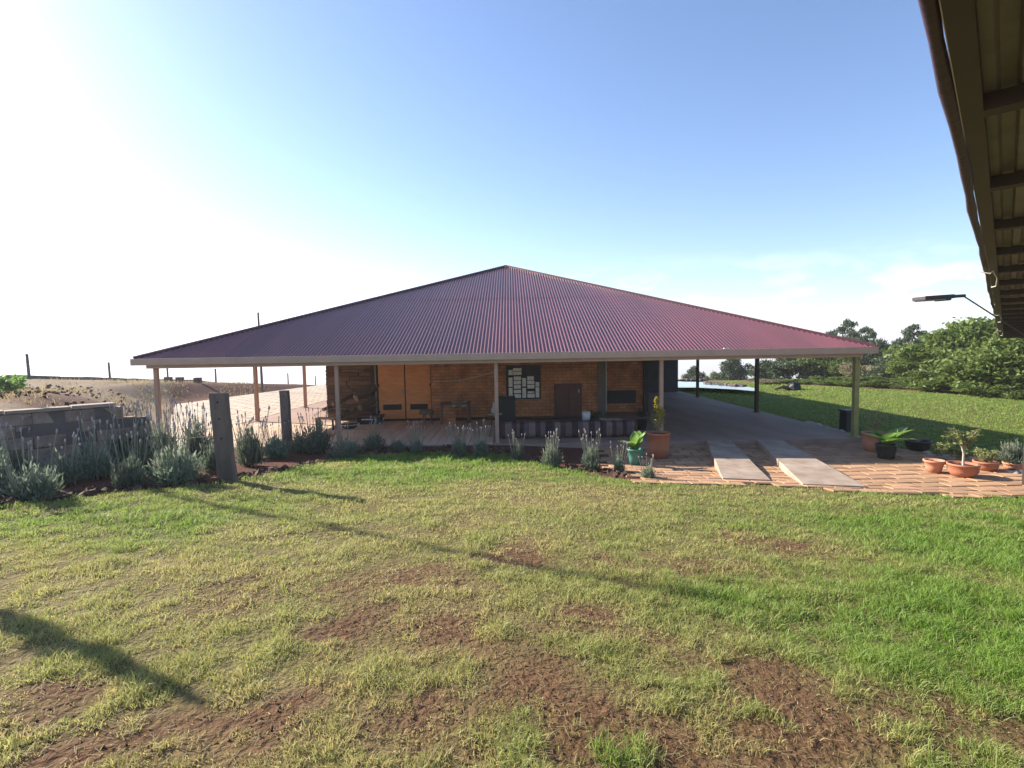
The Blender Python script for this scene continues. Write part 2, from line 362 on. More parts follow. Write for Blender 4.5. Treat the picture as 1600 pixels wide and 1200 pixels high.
c = gmix(ga('lawn'), soil, turf); c = gmix(ga('yard'), c, yard); L.new(c, b.inputs['Base Color'])
bn = N.new('ShaderNodeTexNoise'); bn.inputs['Scale'].default_value = 22; bn.inputs['Detail'].default_value = 8; L.new(tcn.outputs['Object'], bn.inputs['Vector'])
bp = N.new('ShaderNodeBump'); bp.inputs['Strength'].default_value = .8; bp.inputs['Distance'].default_value = .05; L.new(bn.outputs[0], bp.inputs['Height']); L.new(bp.outputs[0], b.inputs['Normal'])
struct(obj('ground', me, gm))

# ------------------------------------------------------------------ veranda slab, yard paving, clay pavers, ramps
HX0, HX1, HY0, HY1 = -9.95, 9.58, 13.5, 33.0
slab = struct(MB().bb(HX0 + .05, HX1, 13.62, 32.9, -.4, -.012).build('veranda_floor', 'slab'))
pm = MB().box((0, 0, 0), (.205, 4.7, .03)).mesh('plank')
x = HX0 + .2; k = 0
while x < -.6:
    o = obj('plank', pm, 'plank_paver', slab, (x, 15.98 + .004 * random.uniform(-1, 1), -.002 + .004 * random.random()), (0, random.uniform(-.006, .006), 0)); x += .222
PVY = [(-9.92, 14.2), (-9.92, 42), (-15.0, 42), (-17.4, 26.3), (-10.4, 15.1)]
mb = MB(); n0 = len(PVY); mb.v = [(x, y, -.004) for x, y in PVY] + [(x, y, -.4) for x, y in PVY]; mb.f = [tuple(range(n0))[::-1]] + [(q, (q + 1) % n0, n0 + (q + 1) % n0, n0 + q) for q in range(n0)]
struct(mb.build('yard_paving', 'yard_brick'))

PAVE = edge[10:] + [(12.2, edge[-1][1] - .1), (12.2, 10.6), (11.2, 11.6), (9.6, 12.9), (9.55, 13.6), (2.3, 13.6), (2.0, 11.7)]
PAVE[0] = edge[10]
bed = MB(); bed.v = [(x, y, max(gz(x, y), -.16) + .012) for x, y in PAVE]
paving = struct(obj('clay_paving', bpy.data.meshes.new('clay_paving')))
# joint bed: small grid that follows the ground
gv = []; gf = []; idx = {}
gxs = np.arange(1.4, 13.0, .2); gys = np.arange(7.0, 13.7, .2)
GX, GY = np.meshgrid(gxs, gys); ins = in_poly(GX, GY, PAVE); GZ = ground_z(GX, GY) + .018
for jj in range(len(gys) - 1):
    for ii in range(len(gxs) - 1):
        if ins[jj:jj+2, ii:ii+2].sum() >= 3:
            q = []
            for (a_, b_) in ((jj, ii), (jj, ii+1), (jj+1, ii+1), (jj+1, ii)):
                if (a_, b_) not in idx: idx[(a_, b_)] = len(gv); gv.append((GX[a_, b_], GY[a_, b_], GZ[a_, b_]))
                q.append(idx[(a_, b_)])
            gf.append(tuple(q))
paving.data.from_pydata(gv, [], gf); paving.data.materials.append(MATS['joint_soil'])
pav_meshes = []
for k in range(5):
    w, d = .502, .299; mb = MB()
    c4 = [(-w/2 + random.uniform(0, .02), -d/2 + random.uniform(0, .02)), (w/2 - random.uniform(0, .02), -d/2 + random.uniform(0, .02)), (w/2 - random.uniform(0, .02), d/2 - random.uniform(0, .02)), (-w/2 + random.uniform(0, .02), d/2 - random.uniform(0, .02))]
    inn = [(x * .965, y * .95) for x, y in c4]
    mb.v = [(x, y, -.03) for x, y in c4] + [(x, y, .018) for x, y in c4] + [(x, y, .026) for x, y in inn]
    mb.f = [(q, (q+1) % 4, 4 + (q+1) % 4, 4 + q) for q in range(4)] + [(4 + q, 4 + (q+1) % 4, 8 + (q+1) % 4, 8 + q) for q in range(4)] + [(8, 9, 10, 11)]
    me = mb.mesh('paver'); me.materials.append(MATS['clay_paver']); pav_meshes.append(me)
def slope(x, y): 
    return math.atan((gz(x + .2, y) - gz(x - .2, y)) / .4), math.atan((gz(x, y + .2) - gz(x, y - .2)) / .4)
npv = 0; row = 0; y = 8.2
while y < 13.55:
    x = 1.6 + (.25 if row % 2 else 0) + random.uniform(-.06, .06)
    while x < 12.2:
        if in_poly(np.array([x]), np.array([y]), PAVE)[0]:
            sx, sy = slope(x, y)
            obj('paver', random.choice(pav_meshes), None, paving, (x, y, gz(x, y) + .001 + random.uniform(-.003, .004)), (sy + random.uniform(-.006, .006), -sx + random.uniform(-.006, .006), random.uniform(-.015, .015))); npv += 1
        x += .515
    y += .31; row += 1
def ramp(top, bot, label):
    (t0, t1), (b0, b1) = top, bot; mb = MB(); n = 10; ring = []
    for q in range(n + 1):
        f = q / n
        for s, (A, B) in enumerate(((t0, b0), (t1, b1))):
            x = A[0] + (B[0] - A[0]) * f; y = A[1] + (B[1] - A[1]) * f
            zt = -.005 + (gz(*(B)) + .045 - -.005) * f; zt = max(zt, gz(x, y) + .05)
            mb.v.append((x + random.uniform(-.008, .008), y, zt)); mb.v.append((x, y, zt - .28))
    for q in range(n):
        a = q * 4; mb.f += [(a, a + 4, a + 6, a + 2), (a, a + 1, a + 5, a + 4), (a + 2, a + 6, a + 7, a + 3)]
    mb.f += [(0, 2, 3, 1), (n*4, n*4 + 1, n*4 + 3, n*4 + 2)]
    return tag(mb.build('concrete_ramp', 'concrete', bevel=.012), label, 'ramp', 'concrete wheel ramps')
ramp(((5.2, 13.6), (5.85, 13.6)), ((3.95, 9.55), (4.85, 9.5)), 'narrower pale concrete ramp nearer the big shrub pot, across brick paving')
ramp(((6.55, 13.6), (7.2, 13.6)), ((5.25, 9.15), (6.35, 9.05)), 'wider pale concrete ramp nearer the broad-leaved plant, across brick paving')

# ------------------------------------------------------------------ the house
CX = (HX0 + HX1) / 2; CY = (HY0 + HY1) / 2; APEX = Vector((CX, CY, 6.23)); EZ = 2.425
house = thing('farm_house', (CX, 13.6, 0), 'long low brick house under a maroon corrugated pyramid roof with open veranda', 'house')
def hp(o):   # keep world position under the house
    o.parent = house; o.matrix_parent_inverse = Matrix.Translation((-CX, -13.6, 0)); return o
roof = None
def roof_face(c0, c1):
    """corrugated sheets between eave corners c0 -> c1 and the apex"""
    c0 = Vector(c0); c1 = Vector(c1); e = (c1 - c0); Lf = e.length; e.normalize(); mid = (c0 + c1) / 2
    up = (APEX - mid); H = up.length; up.normalize(); nrm = e.cross(up).normalized()
    if nrm.z < 0: nrm = -nrm
    per = .098; ns = 8; cover = per * 8; s0 = 0; out = []
    while s0 < Lf - .02:
        s1 = min(s0 + cover + .02, Lf); n = int(round((s1 - s0) / per * ns)); mbs = (MB(), MB()); dz = random.uniform(0, .004)
        for q in range(n + 1):
            s = s0 + (s1 - s0) * q / n; h = H * (1 - abs(s - Lf / 2) / (Lf / 2)); h = max(h, .003)
            off = nrm * (0.021 * math.sin(2 * math.pi * s / per) + dz)
            sheets = [(-.05, min(h, .52 * H), 0), (.50 * H, h, .007)]
            for k_, (u0, u1, lift) in enumerate(sheets):
                if u1 <= u0: continue
                B = mbs[k_]; B.v.append(tuple(c0 + e * s + up * u0 + off + nrm * lift)); B.v.append(tuple(c0 + e * s + up * u1 + off + nrm * lift))
        for B in mbs:
            for q in range(len(B.v) // 2 - 1): a = q * 2; B.f.append((a, a + 2, a + 3, a + 1))
            if B.f: out.append(B)
        s0 += cover
    return out
corners = [(HX0, HY0, EZ), (HX1, HY0, EZ), (HX1, HY1, EZ), (HX0, HY1, EZ)]
mb = MB()
for cx_, cy_, cz_ in corners:
    c_ = Vector((cx_, cy_, cz_ + .02)); mb.tube([c_ + Vector((0, 0, .0)), APEX + Vector((0, 0, .03))], .055, 8)
mb.lathe([(.34, -.10), (.20, -.01), (.05, .06), (0, .07)], 4, tuple(APEX))
roof = hp(mb.build('roof', 'roof_trim'))
roof['label'] = 'maroon corrugated pyramid roof with dark hip ridges'
for k in range(4):
    for m_ in roof_face(corners[k], corners[(k + 1) % 4]):
        o = m_.build('roof_sheet', 'roof_paint', smooth=True); o.parent = roof; o.matrix_parent_inverse = (house.matrix_world @ Matrix.Translation((-CX, -13.6, 0))).inverted() if False else Matrix()
# fascia and gutter
def fascia(x0, x1, y0, y1): return MB().bb(x0, x1, y0, y1, 2.255, 2.432)
hp(fascia(HX0, HX1, HY0 - .10, HY0 - .02).build('fascia', 'fascia_paint', bevel=.006))
hp(fascia(HX0, HX1, HY1 + .02, HY1 + .10).build('fascia', 'fascia_paint'))
hp(fascia(HX0 - .08, HX0 - .002, HY0 - .02, HY1 + .02).build('fascia', 'fascia_paint'))
hp(fascia(HX1 + .002, HX1 + .08, HY0 - .02, HY1 + .02).build('fascia', 'fascia_paint'))
hp(MB().bb(HX0 + .28, HX1 - .28, HY0 + .05, HY0 + .19, 2.165, 2.30).build('beam', 'fascia_paint', bevel=.005))
hp(MB().bb(HX0 + .28, HX0 + .42, HY0 + .2, HY1 - .2, 2.165, 2.30).build('beam', 'fascia_paint'))
hp(MB().bb(HX1 - .42, HX1 - .28, HY0 + .2, HY1 - .2, 2.165, 2.30).build('beam', 'fascia_paint'))
hp(MB().bb(HX0 + .45, HX1 - .45, HY1 - .19, HY1 - .05, 2.165, 2.30).build('beam', 'fascia_paint'))
for q in range(1, 7):
    xq = HX0 + (HX1 - HX0) * q / 7; hp(MB().bb(xq - .045, xq + .045, HY0 - .106, HY0 - .101, 2.252, 2.434).build('gutter_joint', 'fascia_paint'))
# rafters under the sheets
for k in range(9):
    xx = HX0 + .5 + (HX1 - HX0 - 1) * k / 8; f = 1 - abs(xx - CX) / ((HX1 - HX0) / 2)
    mb = MB(); p0 = Vector((xx, HY0 + .2, EZ - .075)); p1 = Vector((xx, HY0 + (CY - HY0) * f, EZ + (APEX.z - EZ) * f - .075)) ; 
    if f > .06: hp(mb.tube([p0, p1], .045, 4).build('rafter', 'dark_timber'))
def post(x, y, w=.10, top=2.165, m='post_paint', z0=-.012):
    mb = MB().bb(x - w/2, x + w/2, y - w/2, y + w/2, z0, top); mb.bb(x - w*.9, x + w*.9, y - w*.9, y + w*.9, z0, z0 + .02); return hp(mb.build('post', m, bevel=.006))
FY = 13.78
for px in (528, 776, 1033): post(at(px, 630, FY).x, FY)
post(HX0 + .38, FY); post(HX1 - .3, FY, .125, m='post_green')
post(9.3, 19.4, .12, m='dark_timber'); post(9.3, 25.6, .12, m='dark_timber'); post(9.3, 31.6, .12, m='dark_timber')
for yy in (19.1, 23.6, 28.5): post(HX0 + .38, yy, .12)
# walls.  FW: front brick wall depth
FW = 18.3
def wx(px, Y=FW): return at(px, 610, Y).x
def wz(py, Y=FW, px=800): return at(px, py, Y).z
x_door0, x_brick0, x_brick1 = wx(590, 18.5), wx(674), wx(934)
hp(MB().bb(x_brick0, x_brick1, FW, FW + .22, -.02, 2.95).build('wall', 'brick'))['label'] = 'red brick front wall in the shade of the veranda'
hp(MB().bb(x_brick0 + .002, x_brick1 - .01, FW - .07, FW - .003, -.02, .10).build('plinth', 'dark_timber'))
hp(MB().bb(x_brick1 + .003, x_brick1 + .27, FW - .04, FW + .3, -.02, 2.95).build('pier', 'grey_plaster'))
hp(MB().bb(x_brick1 + .28, x_brick1 + .31, FW - .06, FW - .02, .25, 2.9).build('downpipe', 'galvanised'))
hp(MB().bb(x_brick1 + .275, 5.15, 20.1, 20.3, -.02, 3.4).build('wall', 'brick'))
hp(MB().bb(x_brick1 + .55, 4.85, 19.98, 20.095, .35, .85).build('counter', 'charcoal_plaster'))
hp(MB().bb(x_brick1 + .05, x_brick1 + .25, FW + .31, 20.1, -.02, 3.2).build('wall', 'brick'))
hp(MB().bb(5.155, 5.35, 20.0, 29.0, -.02, 3.4).build('wall', 'charcoal_plaster'))
hp(MB().bb(5.36, 9.36, 28.8, 29.0, -.02, 3.2).build('wall', 'charcoal_plaster'))
# door wall (recessed 0.5 m): two plywood leaves with vents
DY = 18.55
wl = hp(MB().bb(x_door0 - .06, x_brick0 - .002, DY + .06, DY + .25, -.02, 2.95).build('wall', 'dark_timber'))
def leaf(px0, px1, ztop=2.6):
    x0, x1 = wx(px0, DY), wx(px1, DY); d = hp(MB().bb(x0, x1, DY, DY + .045, .07, ztop).build('door', 'plywood', bevel=.004)); d['label'] = 'orange plywood door leaf with a slot vent'
    w = x1 - x0; v = MB().bb(x0 + .16 * w, x1 - .13 * w, DY - .014, DY - .002, .40, .60).build('vent', 'dark_timber', d); v.matrix_parent_inverse = Matrix()
    for q in range(4):
        s = MB().bb(x0 + .18 * w, x1 - .15 * w, DY - .03, DY - .016, .42 + q * .045, .442 + q * .045).build('vent_slat', 'black_paint', d); s.matrix_parent_inverse = Matrix()
    hx = x1 - .07 if px0 < 600 else x0 + .07
    MB().bb(hx - .012, hx + .012, DY - .05, DY - .002, 1.0, 1.16).build('handle', 'galvanised', d).matrix_parent_inverse = Matrix()
    for zh in (.3, 1.25, 2.1):
        xh = x0 + .02 if px0 < 600 else x1 - .02; MB().bb(xh - .02, xh + .02, DY - .012, DY - .002, zh, zh + .09).build('hinge', 'steel_dark', d)
    return d
leaf(591.5, 632); leaf(634, 673)
# sleeper-clad wall on the left
SY = 19.2; sx0, sx1 = wx(510, SY), wx(586, SY)
cl = hp(MB().bb(sx0 + .02, sx1, SY + .05, SY + .25, -.02, 2.95).build('wall', 'dark_timber')); cl['label'] = 'left wall clad with rough dark timber boards'
hp(MB().bb(sx0, sx0 + .2, SY + .26, 29, -.02, 3.1).build('wall', 'brick'))
z = 0.0
while z < 2.7:
    h = random.uniform(.10, .19); xa = sx0
    while xa < sx1 - .05:
        xb = min(xa + random.uniform(.5, 1.3), sx1)
        if sx1 - xb < .25: xb = sx1
        o = MB().bb(xa + .006, xb - .006, SY - random.uniform(0, .05), SY + .048, z + .006, z + h - .006).build('board', 'sleeper_wall', cl, bevel=.008); xa = xb
    z += h
hp(MB().bb(sx1 + .005, x_door0 - .065, DY + .1, SY + .3, -.02, 2.95).build('jamb', 'dark_timber'))
hp(MB().bb(x_door0 - .09, x_door0 - .065, DY - .02, DY + .09, -.02, 2.95).build('downpipe', 'galvanised'))
# dark door on the right of the notice window
dd = hp(MB().bb(wx(866), wx(909), FW - .05, FW - .003, .0, wz(601)).build('door', 'maroon_door', bevel=.01)); dd['label'] = 'dark maroon timber door'
for q in range(2):
    MB().bb(wx(869 + q * 20), wx(886 + q * 20), FW - .07, FW - .052, .15, wz(605)).build('door_panel', 'maroon_door', dd, bevel=.01)
MB().bb(wx(903), wx(905), FW - .10, FW - .053, .95, 1.06).build('handle', 'galvanised', dd)
# window with pale panels in a basket-weave layout; pixel rectangles read from the photograph
win = hp(MB().bb(wx(791), wx(845), FW - .04, FW - .003, wz(624), wz(571)).build('window', 'black_paint', bevel=.006)); win['label'] = 'dark framed window patched with pale panels in a weave pattern'
PAN = [(395,290,497,418),(398,478,492,712),(402,738,494,990),(508,240,716,322),(512,332,716,416),(526,452,704,544),(526,560,700,650),(528,668,700,756),(528,784,704,872),(528,894,706,990),
       (736,490,828,702),(740,738,830,986),(862,446,1022,542),(862,556,1040,642),(864,658,1040,752),(872,822,1030,866),(866,882,1046,980),(1070,590,1158,702),(1074,720,1160,976)]
for (a_, b_, c_, d_) in PAN:
    f = lambda u, v: (770 + u / 16, 560 + v / 16)
    p0 = at(*f(a_, d_), FW - .05); p1 = at(*f(c_, b_), FW - .05)
    pn = MB().bb(p0.x, p1.x, FW - .062, FW - .043, p0.z, p1.z).build('pane', 'pale_panel', win, bevel=.003)
    w = p1.x - p0.x; h = p1.z - p0.z; mb = MB()
    for q in range(5):   # worn dark scribbles across the panel
        cx_ = p0.x + w * random.uniform(.2, .8); cz_ = p0.z + h * random.uniform(.25, .75)
        mb.box((cx_, FW - .0635, cz_), ((.012 if w > h else .008) + .03 * random.random() * (w > h), .0015, .008 + .04 * random.random() * (h > w)))
    mb.build('scribble', 'ink', win)
# left-over white flake caught on the gutter
p = at(1136, 546, HY0 - .11); tag(MB().box((p.x, HY0 - .06, 2.445), (.14, .06, .025), Matrix.Rotation(.1, 3, 'Y')).build('white_scrap', 'white_plastic', bevel=.006), 'small white scrap lying on the gutter edge of the maroon roof', 'scrap')
for ch in list(cl.children) + list(win.children) + list(dd.children): ch.matrix_parent_inverse = Matrix()
# parents above keep their own offset: undo it for sub-parts given in world coordinates
bpy.context.view_layer.update()

# ------------------------------------------------------------------ things on the veranda
def log(p0, p1, r, label, name='log'):
    d = Vector(p1) - Vector(p0); o = thing(name, p0, label, 'log', 'logs stacked on the veranda')
    n = 7; pts = [d * (q / n) + Vector((random.uniform(-.01, .01), 0, random.uniform(-.012, .012))) for q in range(n + 1)]
    MB().tube(pts, [r * random.uniform(.93, 1.05) for _ in pts], 12, False).build('bark', 'bark', o, smooth=True)
    u = d.normalized()
    MB().tube([-u * .006, u * .03], r * .97, 12).build('cut_end', 'cut_wood', o); MB().tube([d - u * .03, d + u * .006], r * .97, 12).build('cut_end', 'cut_wood', o)
    return o
def vp(px, py, Y): return at(px, py, Y)
log(vp(556, 622, 17.9), vp(586, 604, 18.6), .145, 'fat round log lying on top of the log pile beside the plywood doors')
log(vp(520, 632, 17.7), vp(554, 617, 18.6), .075, 'thin straight log leaning on the pile by the left veranda post')
log(vp(562, 637, 17.9), vp(588, 622, 18.7), .11, 'reddish log under the fat round log')
log(vp(505, 640, 17.4), vp(532, 630, 18.3), .06, 'short pale log end poking out left of the veranda post')
log(vp(512, 645, 17.6), vp(588, 634, 18.6), .10, 'long dark log low in the log pile')
log(vp(535, 647, 17.5), vp(556, 638, 18.9), .13, 'stubby log under the long dark log')
log(vp(530, 655, 17.3) , vp(534, 638, 17.35), .17, 'upright tree stump standing behind the left veranda post', 'stump')
t = thing('chest', vp(577, 656, 17.6), 'dark chest with a pale lid edge below the log pile', 'chest'); t.location.z = 0
MB().bb(-.42, .40, -.02, .5, .0, .26).build('body', 'black_paint', t, bevel=.01); MB().bb(-.26, .14, -.05, -.022, .17, .21).build('handle', 'white_plastic', t, bevel=.006); MB().bb(-.44, .42, -.03, .52, .265, .31).build('lid', 'bark', t, bevel=.01)
t = thing('low_table', vp(510, 655, 16.6), 'small low pale topped table at the left edge of the veranda', 'table'); t.location.z = 0
MB().bb(-.32, .32, -.2, .2, .36, .40).build('table_top', 'concrete', t, bevel=.006)
for a_ in (-.26, .26):
    for b_ in (-.15, .15): MB().bb(a_ - .025, a_ + .025, b_ - .025, b_ + .025, 0, .36).build('leg', 'dark_timber', t)
t = thing('basin', vp(546, 650, 16.7), 'shallow pale rimmed basin beside the left veranda post', 'basin'); t.location.z = 0
MB().lathe([(.0, .02), (.16, .0), (.19, .02), (.27, .14), (.30, .145), (.29, .16), (.25, .13), (.0, .06)], 20).build('bowl', 'dark_plastic', t, smooth=True); MB().lathe([(.27, .146), (.315, .15), (.31, .165), (.27, .162)], 20).build('rim', 'white_plastic', t, smooth=True)
# workbench with cloth
t = thing('workbench', (wx(711, 17.6), 17.6, 0), 'timber framed bench draped with a pale cloth against the brick wall', 'workbench')
hw = (wx(735, 17.6) - wx(688, 17.6)) / 2; bh = wz(627, 17.6)
MB().bb(-hw, hw, -.25, .25, bh - .06, bh - .01).build('bench_top', 'bark', t, bevel=.006)
for a_ in (-hw + .05, hw - .05):
    for b_ in (-.21, .21): MB().bb(a_ - .04, a_ + .04, b_ - .04, b_ + .04, 0, bh - .06).build('leg', 'bark', t, bevel=.005)
MB().bb(-hw + .1, hw - .5, -.19, -.16, .0, bh - .12).build('back_panel', 'brick', t)
mb = MB(); nU = 14
for q in range(nU + 1):
    u = q / nU; xx = -.1 + u * (hw + .06)
    for r_ in range(7):
        v = r_ / 6; zz = bh + .02 + .02 * math.sin(u * 9) + (.0 if v < .5 else -(v - .5) * .25 * (1 + .4 * math.sin(u * 11))); yy = .1 - .38 * min(v, .95) - .02 * math.sin(u * 13) * v
        mb.v.append((xx, yy, zz - (.55 * max(0, u - .88) / .12 if u > .88 else 0)))
for q in range(nU):
    for r_ in range(6): a = q * 7 + r_; mb.f.append((a, a + 7, a + 8, a + 1))
cl2 = mb.build('cloth', 'skin_hide', t, smooth=True); sl = cl2.modifiers.new('thick', 'SOLIDIFY'); sl.thickness = .012
t = thing('stool', (wx(665, 17.2), 17.2, 0), 'round brown seated stool in front of the right plywood door', 'stool')
MB().lathe([(0, .40), (.22, .40), (.25, .44), (.25, .50), (.22, .54), (0, .555)], 20).build('seat', 'bark', t, smooth=True)
for q in range(3):
    a_ = q * 2.09 + .4; MB().tube([(.12 * math.cos(a_), .12 * math.sin(a_), .42), (.22 * math.cos(a_), .22 * math.sin(a_), 0)], [.025, .02], 8).build('leg', 'bark', t)
# black upright board
t = thing('cabinet', (wx(793, 16.2), 16.2, 0), 'tall black cabinet standing behind the middle veranda post', 'cabinet')
ch = wz(620, 16.2); MB().bb(-.30, .24, 0, .4, 0.02, ch).build('body', 'black_paint', t, bevel=.012); MB().bb(-.28, .22, -.02, -.003, .06, ch - .05).build('door', 'black_paint', t, bevel=.006); MB().bb(.15, .17, -.05, -.022, .6, .75).build('handle', 'steel_dark', t)
# plant stand with hide by the middle post
t = thing('side_table', (wx(772, 14.6), 14.6, 0), 'small high side table with a pale ornament beside the middle veranda post', 'table')
MB().lathe([(0, .665), (.22, .665), (.225, .68), (.22, .695), (0, .695)], 20).build('table_top', 'cut_wood', t)
for q in range(3):
    a_ = q * 2.09 + .9; MB().tube([(.08 * math.cos(a_), .08 * math.sin(a_), .66), (.16 * math.cos(a_), .16 * math.sin(a_), 0)], .018, 8).build('leg', 'dark_timber', t)
o = tag(MB().lathe([(0, 0), (.09, 0), (.10, .05), (.085, .13), (.05, .2), (.055, .26), (.02, .33), (0, .335)], 12).build('ornament', 'skin_hide', loc=(wx(772, 14.6), 14.6, .697), smooth=True), 'pale conical ornament standing on the small side table', 'ornament')
# striped rug hanging over a low bench
bx0, bx1, BY = at(781, 670, 14.35).x, at(990, 670, 14.35).x, 14.35
t = thing('bench', ((bx0 + bx1) / 2, BY, 0), 'long low bench under the striped rug along the veranda edge', 'bench'); bw = (bx1 - bx0) / 2
MB().bb(-bw, bw, .02, .42, .36, .41).build('seat', 'bark', t)
for a_ in (-bw + .1, 0, bw - .1): MB().bb(a_ - .04, a_ + .04, .06, .38, 0, .36).build('leg', 'dark_timber', t)
rm = mat('rug_weave', (.2, .15, .16), .95, .2, 30, .4, 120); N = rm.node_tree.nodes; L = rm.node_tree.links
tcn = N.new('ShaderNodeTexCoord'); sp = N.new('ShaderNodeSeparateXYZ'); L.new(tcn.outputs['Object'], sp.inputs[0]); cr = N.new('ShaderNodeValToRGB'); cr.color_ramp.interpolation = 'CONSTANT'
mrn = N.new('ShaderNodeMapRange'); mrn.inputs[1].default_value = -bw; mrn.inputs[2].default_value = bw; L.new(sp.outputs[0], mrn.inputs[0]); L.new(mrn.outputs[0], cr.inputs[0])
cols = [(.62*a,.5*b,.42*c) for a,b,c in [(.10, .07, .09), (.30, .26, .25), (.12, .07, .10), (.22, .18, .18), (.07, .05, .07), (.19, .15, .19), (.33, .28, .29), (.09, .06, .09), (.24, .2, .21), (.06, .045, .065)]]
els = cr.color_ramp.elements; pos = 0; q = 0; els[0].color = (*cols[0], 1)
while len(els) > 1: els.remove(els[-1])
while q < 30 and pos < .97:
    pos += random.uniform(.018, .05); q += 1; e = els.new(min(pos, .99)); e.color = (*cols[q % len(cols)], 1)
L.new(cr.outputs[0], N['Principled BSDF'].inputs['Base Color'])
mb = MB(); nU = 90; prof = [(.40, .425), (.2, .43), (.03, .428), (-.012, .40), (-.022, .28), (-.02, .15), (-.026, .035)]
for q in range(nU + 1):
    u = -bw - .01 + (2 * bw + .02) * q / nU; sag = .012 * math.sin(u * 5) + .006 * math.sin(u * 17)
    for (yy, zz) in prof: mb.v.append((u, yy - (.02 * math.sin(u * 9) * (zz < .4)), zz + sag * (zz < .3) + .004 * math.sin(u * 23)))
for q in range(nU):
    for r_ in range(6): a = q * 7 + r_; mb.f.append((a, a + 1, a + 8, a + 7))
o = mb.build('striped_rug', rm, loc=((bx0 + bx1) / 2, BY, 0), smooth=True); sl = o.modifiers.new('thick', 'SOLIDIFY'); sl.thickness = .012
tag(o, 'long dark purple and grey striped rug draped over the low bench', 'rug')
t = thing('bucket', (at(916, 650, 15.3).x, 15.3, -.002), 'white bucket standing on a box behind the striped rug', 'bucket'); t.location.z = .35
MB().lathe([(0, 0), (.11, 0), (.135, .26), (.125, .26), (.10, .02), (0, .02)], 18).build('body', 'white_plastic', t, smooth=True); MB().tube([(-.13, 0, .25), (-.1, -.04, .18), (0, -.06, .13), (.1, -.04, .18), (.13, 0, .25)], .005, 5).build('handle', 'galvanised', t)
t = thing('storage_box', (at(920, 655, 15.3).x, 15.3, -.002), 'dark storage box under the white bucket', 'box'); MB().bb(-.35, .3, -.2, .2, 0, .33).build('body', 'black_paint', t, bevel=.01); MB().bb(-.36, .31, -.21, .21, .33, .35).build('lid', 'charcoal_plaster', t, bevel=.006)
for (px, py, Y_, r_, lb) in ((931, 648, 15.5, .2, 'dark leafy pot plant right of the white bucket'), (1003, 652, 15.6, .17, 'dark leafy pot plant near the right end of the striped rug')):
    p = at(px, py, Y_); t = thing('pot_plant', (p.x, Y_, 0), lb, 'potted plant')
    MB().lathe([(0, 0), (.12, 0), (.16, .28), (.175, .29), (.17, .31), (.14, .3), (0, .28)], 16).build('pot', 'dark_plastic', t, smooth=True)
    mb = MB()
    for q in range(150):
        d = Vector((random.gauss(0, 1), random.gauss(0, 1), abs(random.gauss(0, 1)) * .9)).normalized() * r_ * random.uniform(.5, 1.4); c_ = Vector((0, 0, .42)) + d
        s = Vector((random.gauss(0, 1), random.gauss(0, 1), random.gauss(0, .5))).normalized() * .05; w_ = s.cross(d).normalized() * .02
        mb.quad(c_ - s, c_ + w_, c_ + s, c_ - w_)
    mb.build('foliage', 'pine_leaf', t)
t = thing('low_table', (at(955, 660, 15.0).x, 15.0, 0), 'low table with a pale top edge behind the striped rug', 'table')
MB().bb(-.3, .3, -.2, .2, .40, .435).build('table_top', 'skin_hide', t, bevel=.004)
for a_ in (-.25, .25):
    for b_ in (-.15, .15): MB().bb(a_ - .02, a_ + .02, b_ - .02, b_ + .02, 0, .4).build('leg', 'dark_timber', t)
# washing line across the left bay
p0 = at(776, 580, FY + .06); p1 = at(672, 596, DY - .02); pts = [p0.lerp(p1, q / 16) - Vector((0, 0, .10 * math.sin(math.pi * q / 16))) for q in range(17)]
tag(MB().tube(pts, .006, 5).build('rope_line', 'rope'), 'thin pale rope slung from the middle post to the plywood door', 'rope')

# ------------------------------------------------------------------ timber gate posts, block wall, fence
def sleeper(px, base, top, w, lean, label):
    p = on_ground(px, base); h = (at(px, top, p.y).z - p.z) + .02; t = thing('timber_post', p, label, 'post', 'rough timber gate posts'); n = 9; mb = MB()
    for q in range(n + 1):
        zz = -.15 + (h + .15) * q / n; ox = lean * zz; j_ = .006
        for (a_, b_) in ((-w/2, -.07), (w/2, -.07), (w/2, .07), (-w/2, .07)): mb.v.append((a_ + ox + random.uniform(-j_, j_), b_ + random.uniform(-j_, j_), zz + (random.uniform(-.015, .02) if q == n else 0)))
    for q in range(n):
        for k in range(4): a = q * 4; mb.f.append((a + k, a + (k + 1) % 4, a + 4 + (k + 1) % 4, a + 4 + k))
    mb.f.append((n*4, n*4 + 1, n*4 + 2, n*4 + 3)); mb.build('shaft', 'weathered_timber', t, bevel=.008)
    for zz in (h * .91, h * .72, h * .50):
        MB().tube([(lean * zz + .01, -.078, zz), (lean * zz + .01, -.066, zz)], .016, 10).build('bolt_hole', 'black_paint', t)
    return t
pA = sleeper(356, 752, 617, .25, -.05, 'tall rough dark timber post at the lawn edge, nearer of two')
pB = sleeper(450, 703, 612, .22, -.015, 'rough dark timber post among lavender, farther of two')
# wire from the near post towards the wall
a0 = pA.location + Vector((-.15, 0, .75)); a1 = Vector((-6.65, 9.3, 1.02)); tag(MB().tube([a0.lerp(a1, q / 8) - Vector((0, 0, .03 * math.sin(math.pi * q / 8))) for q in range(9)], .006, 5).build('wire', 'steel_dark'), 'dark wire strung from the near timber post to the block wall', 'wire')
a0 = pA.location + Vector((.1, .05, 1.0)); a1 = pB.location + Vector((-.1, 0, .78))
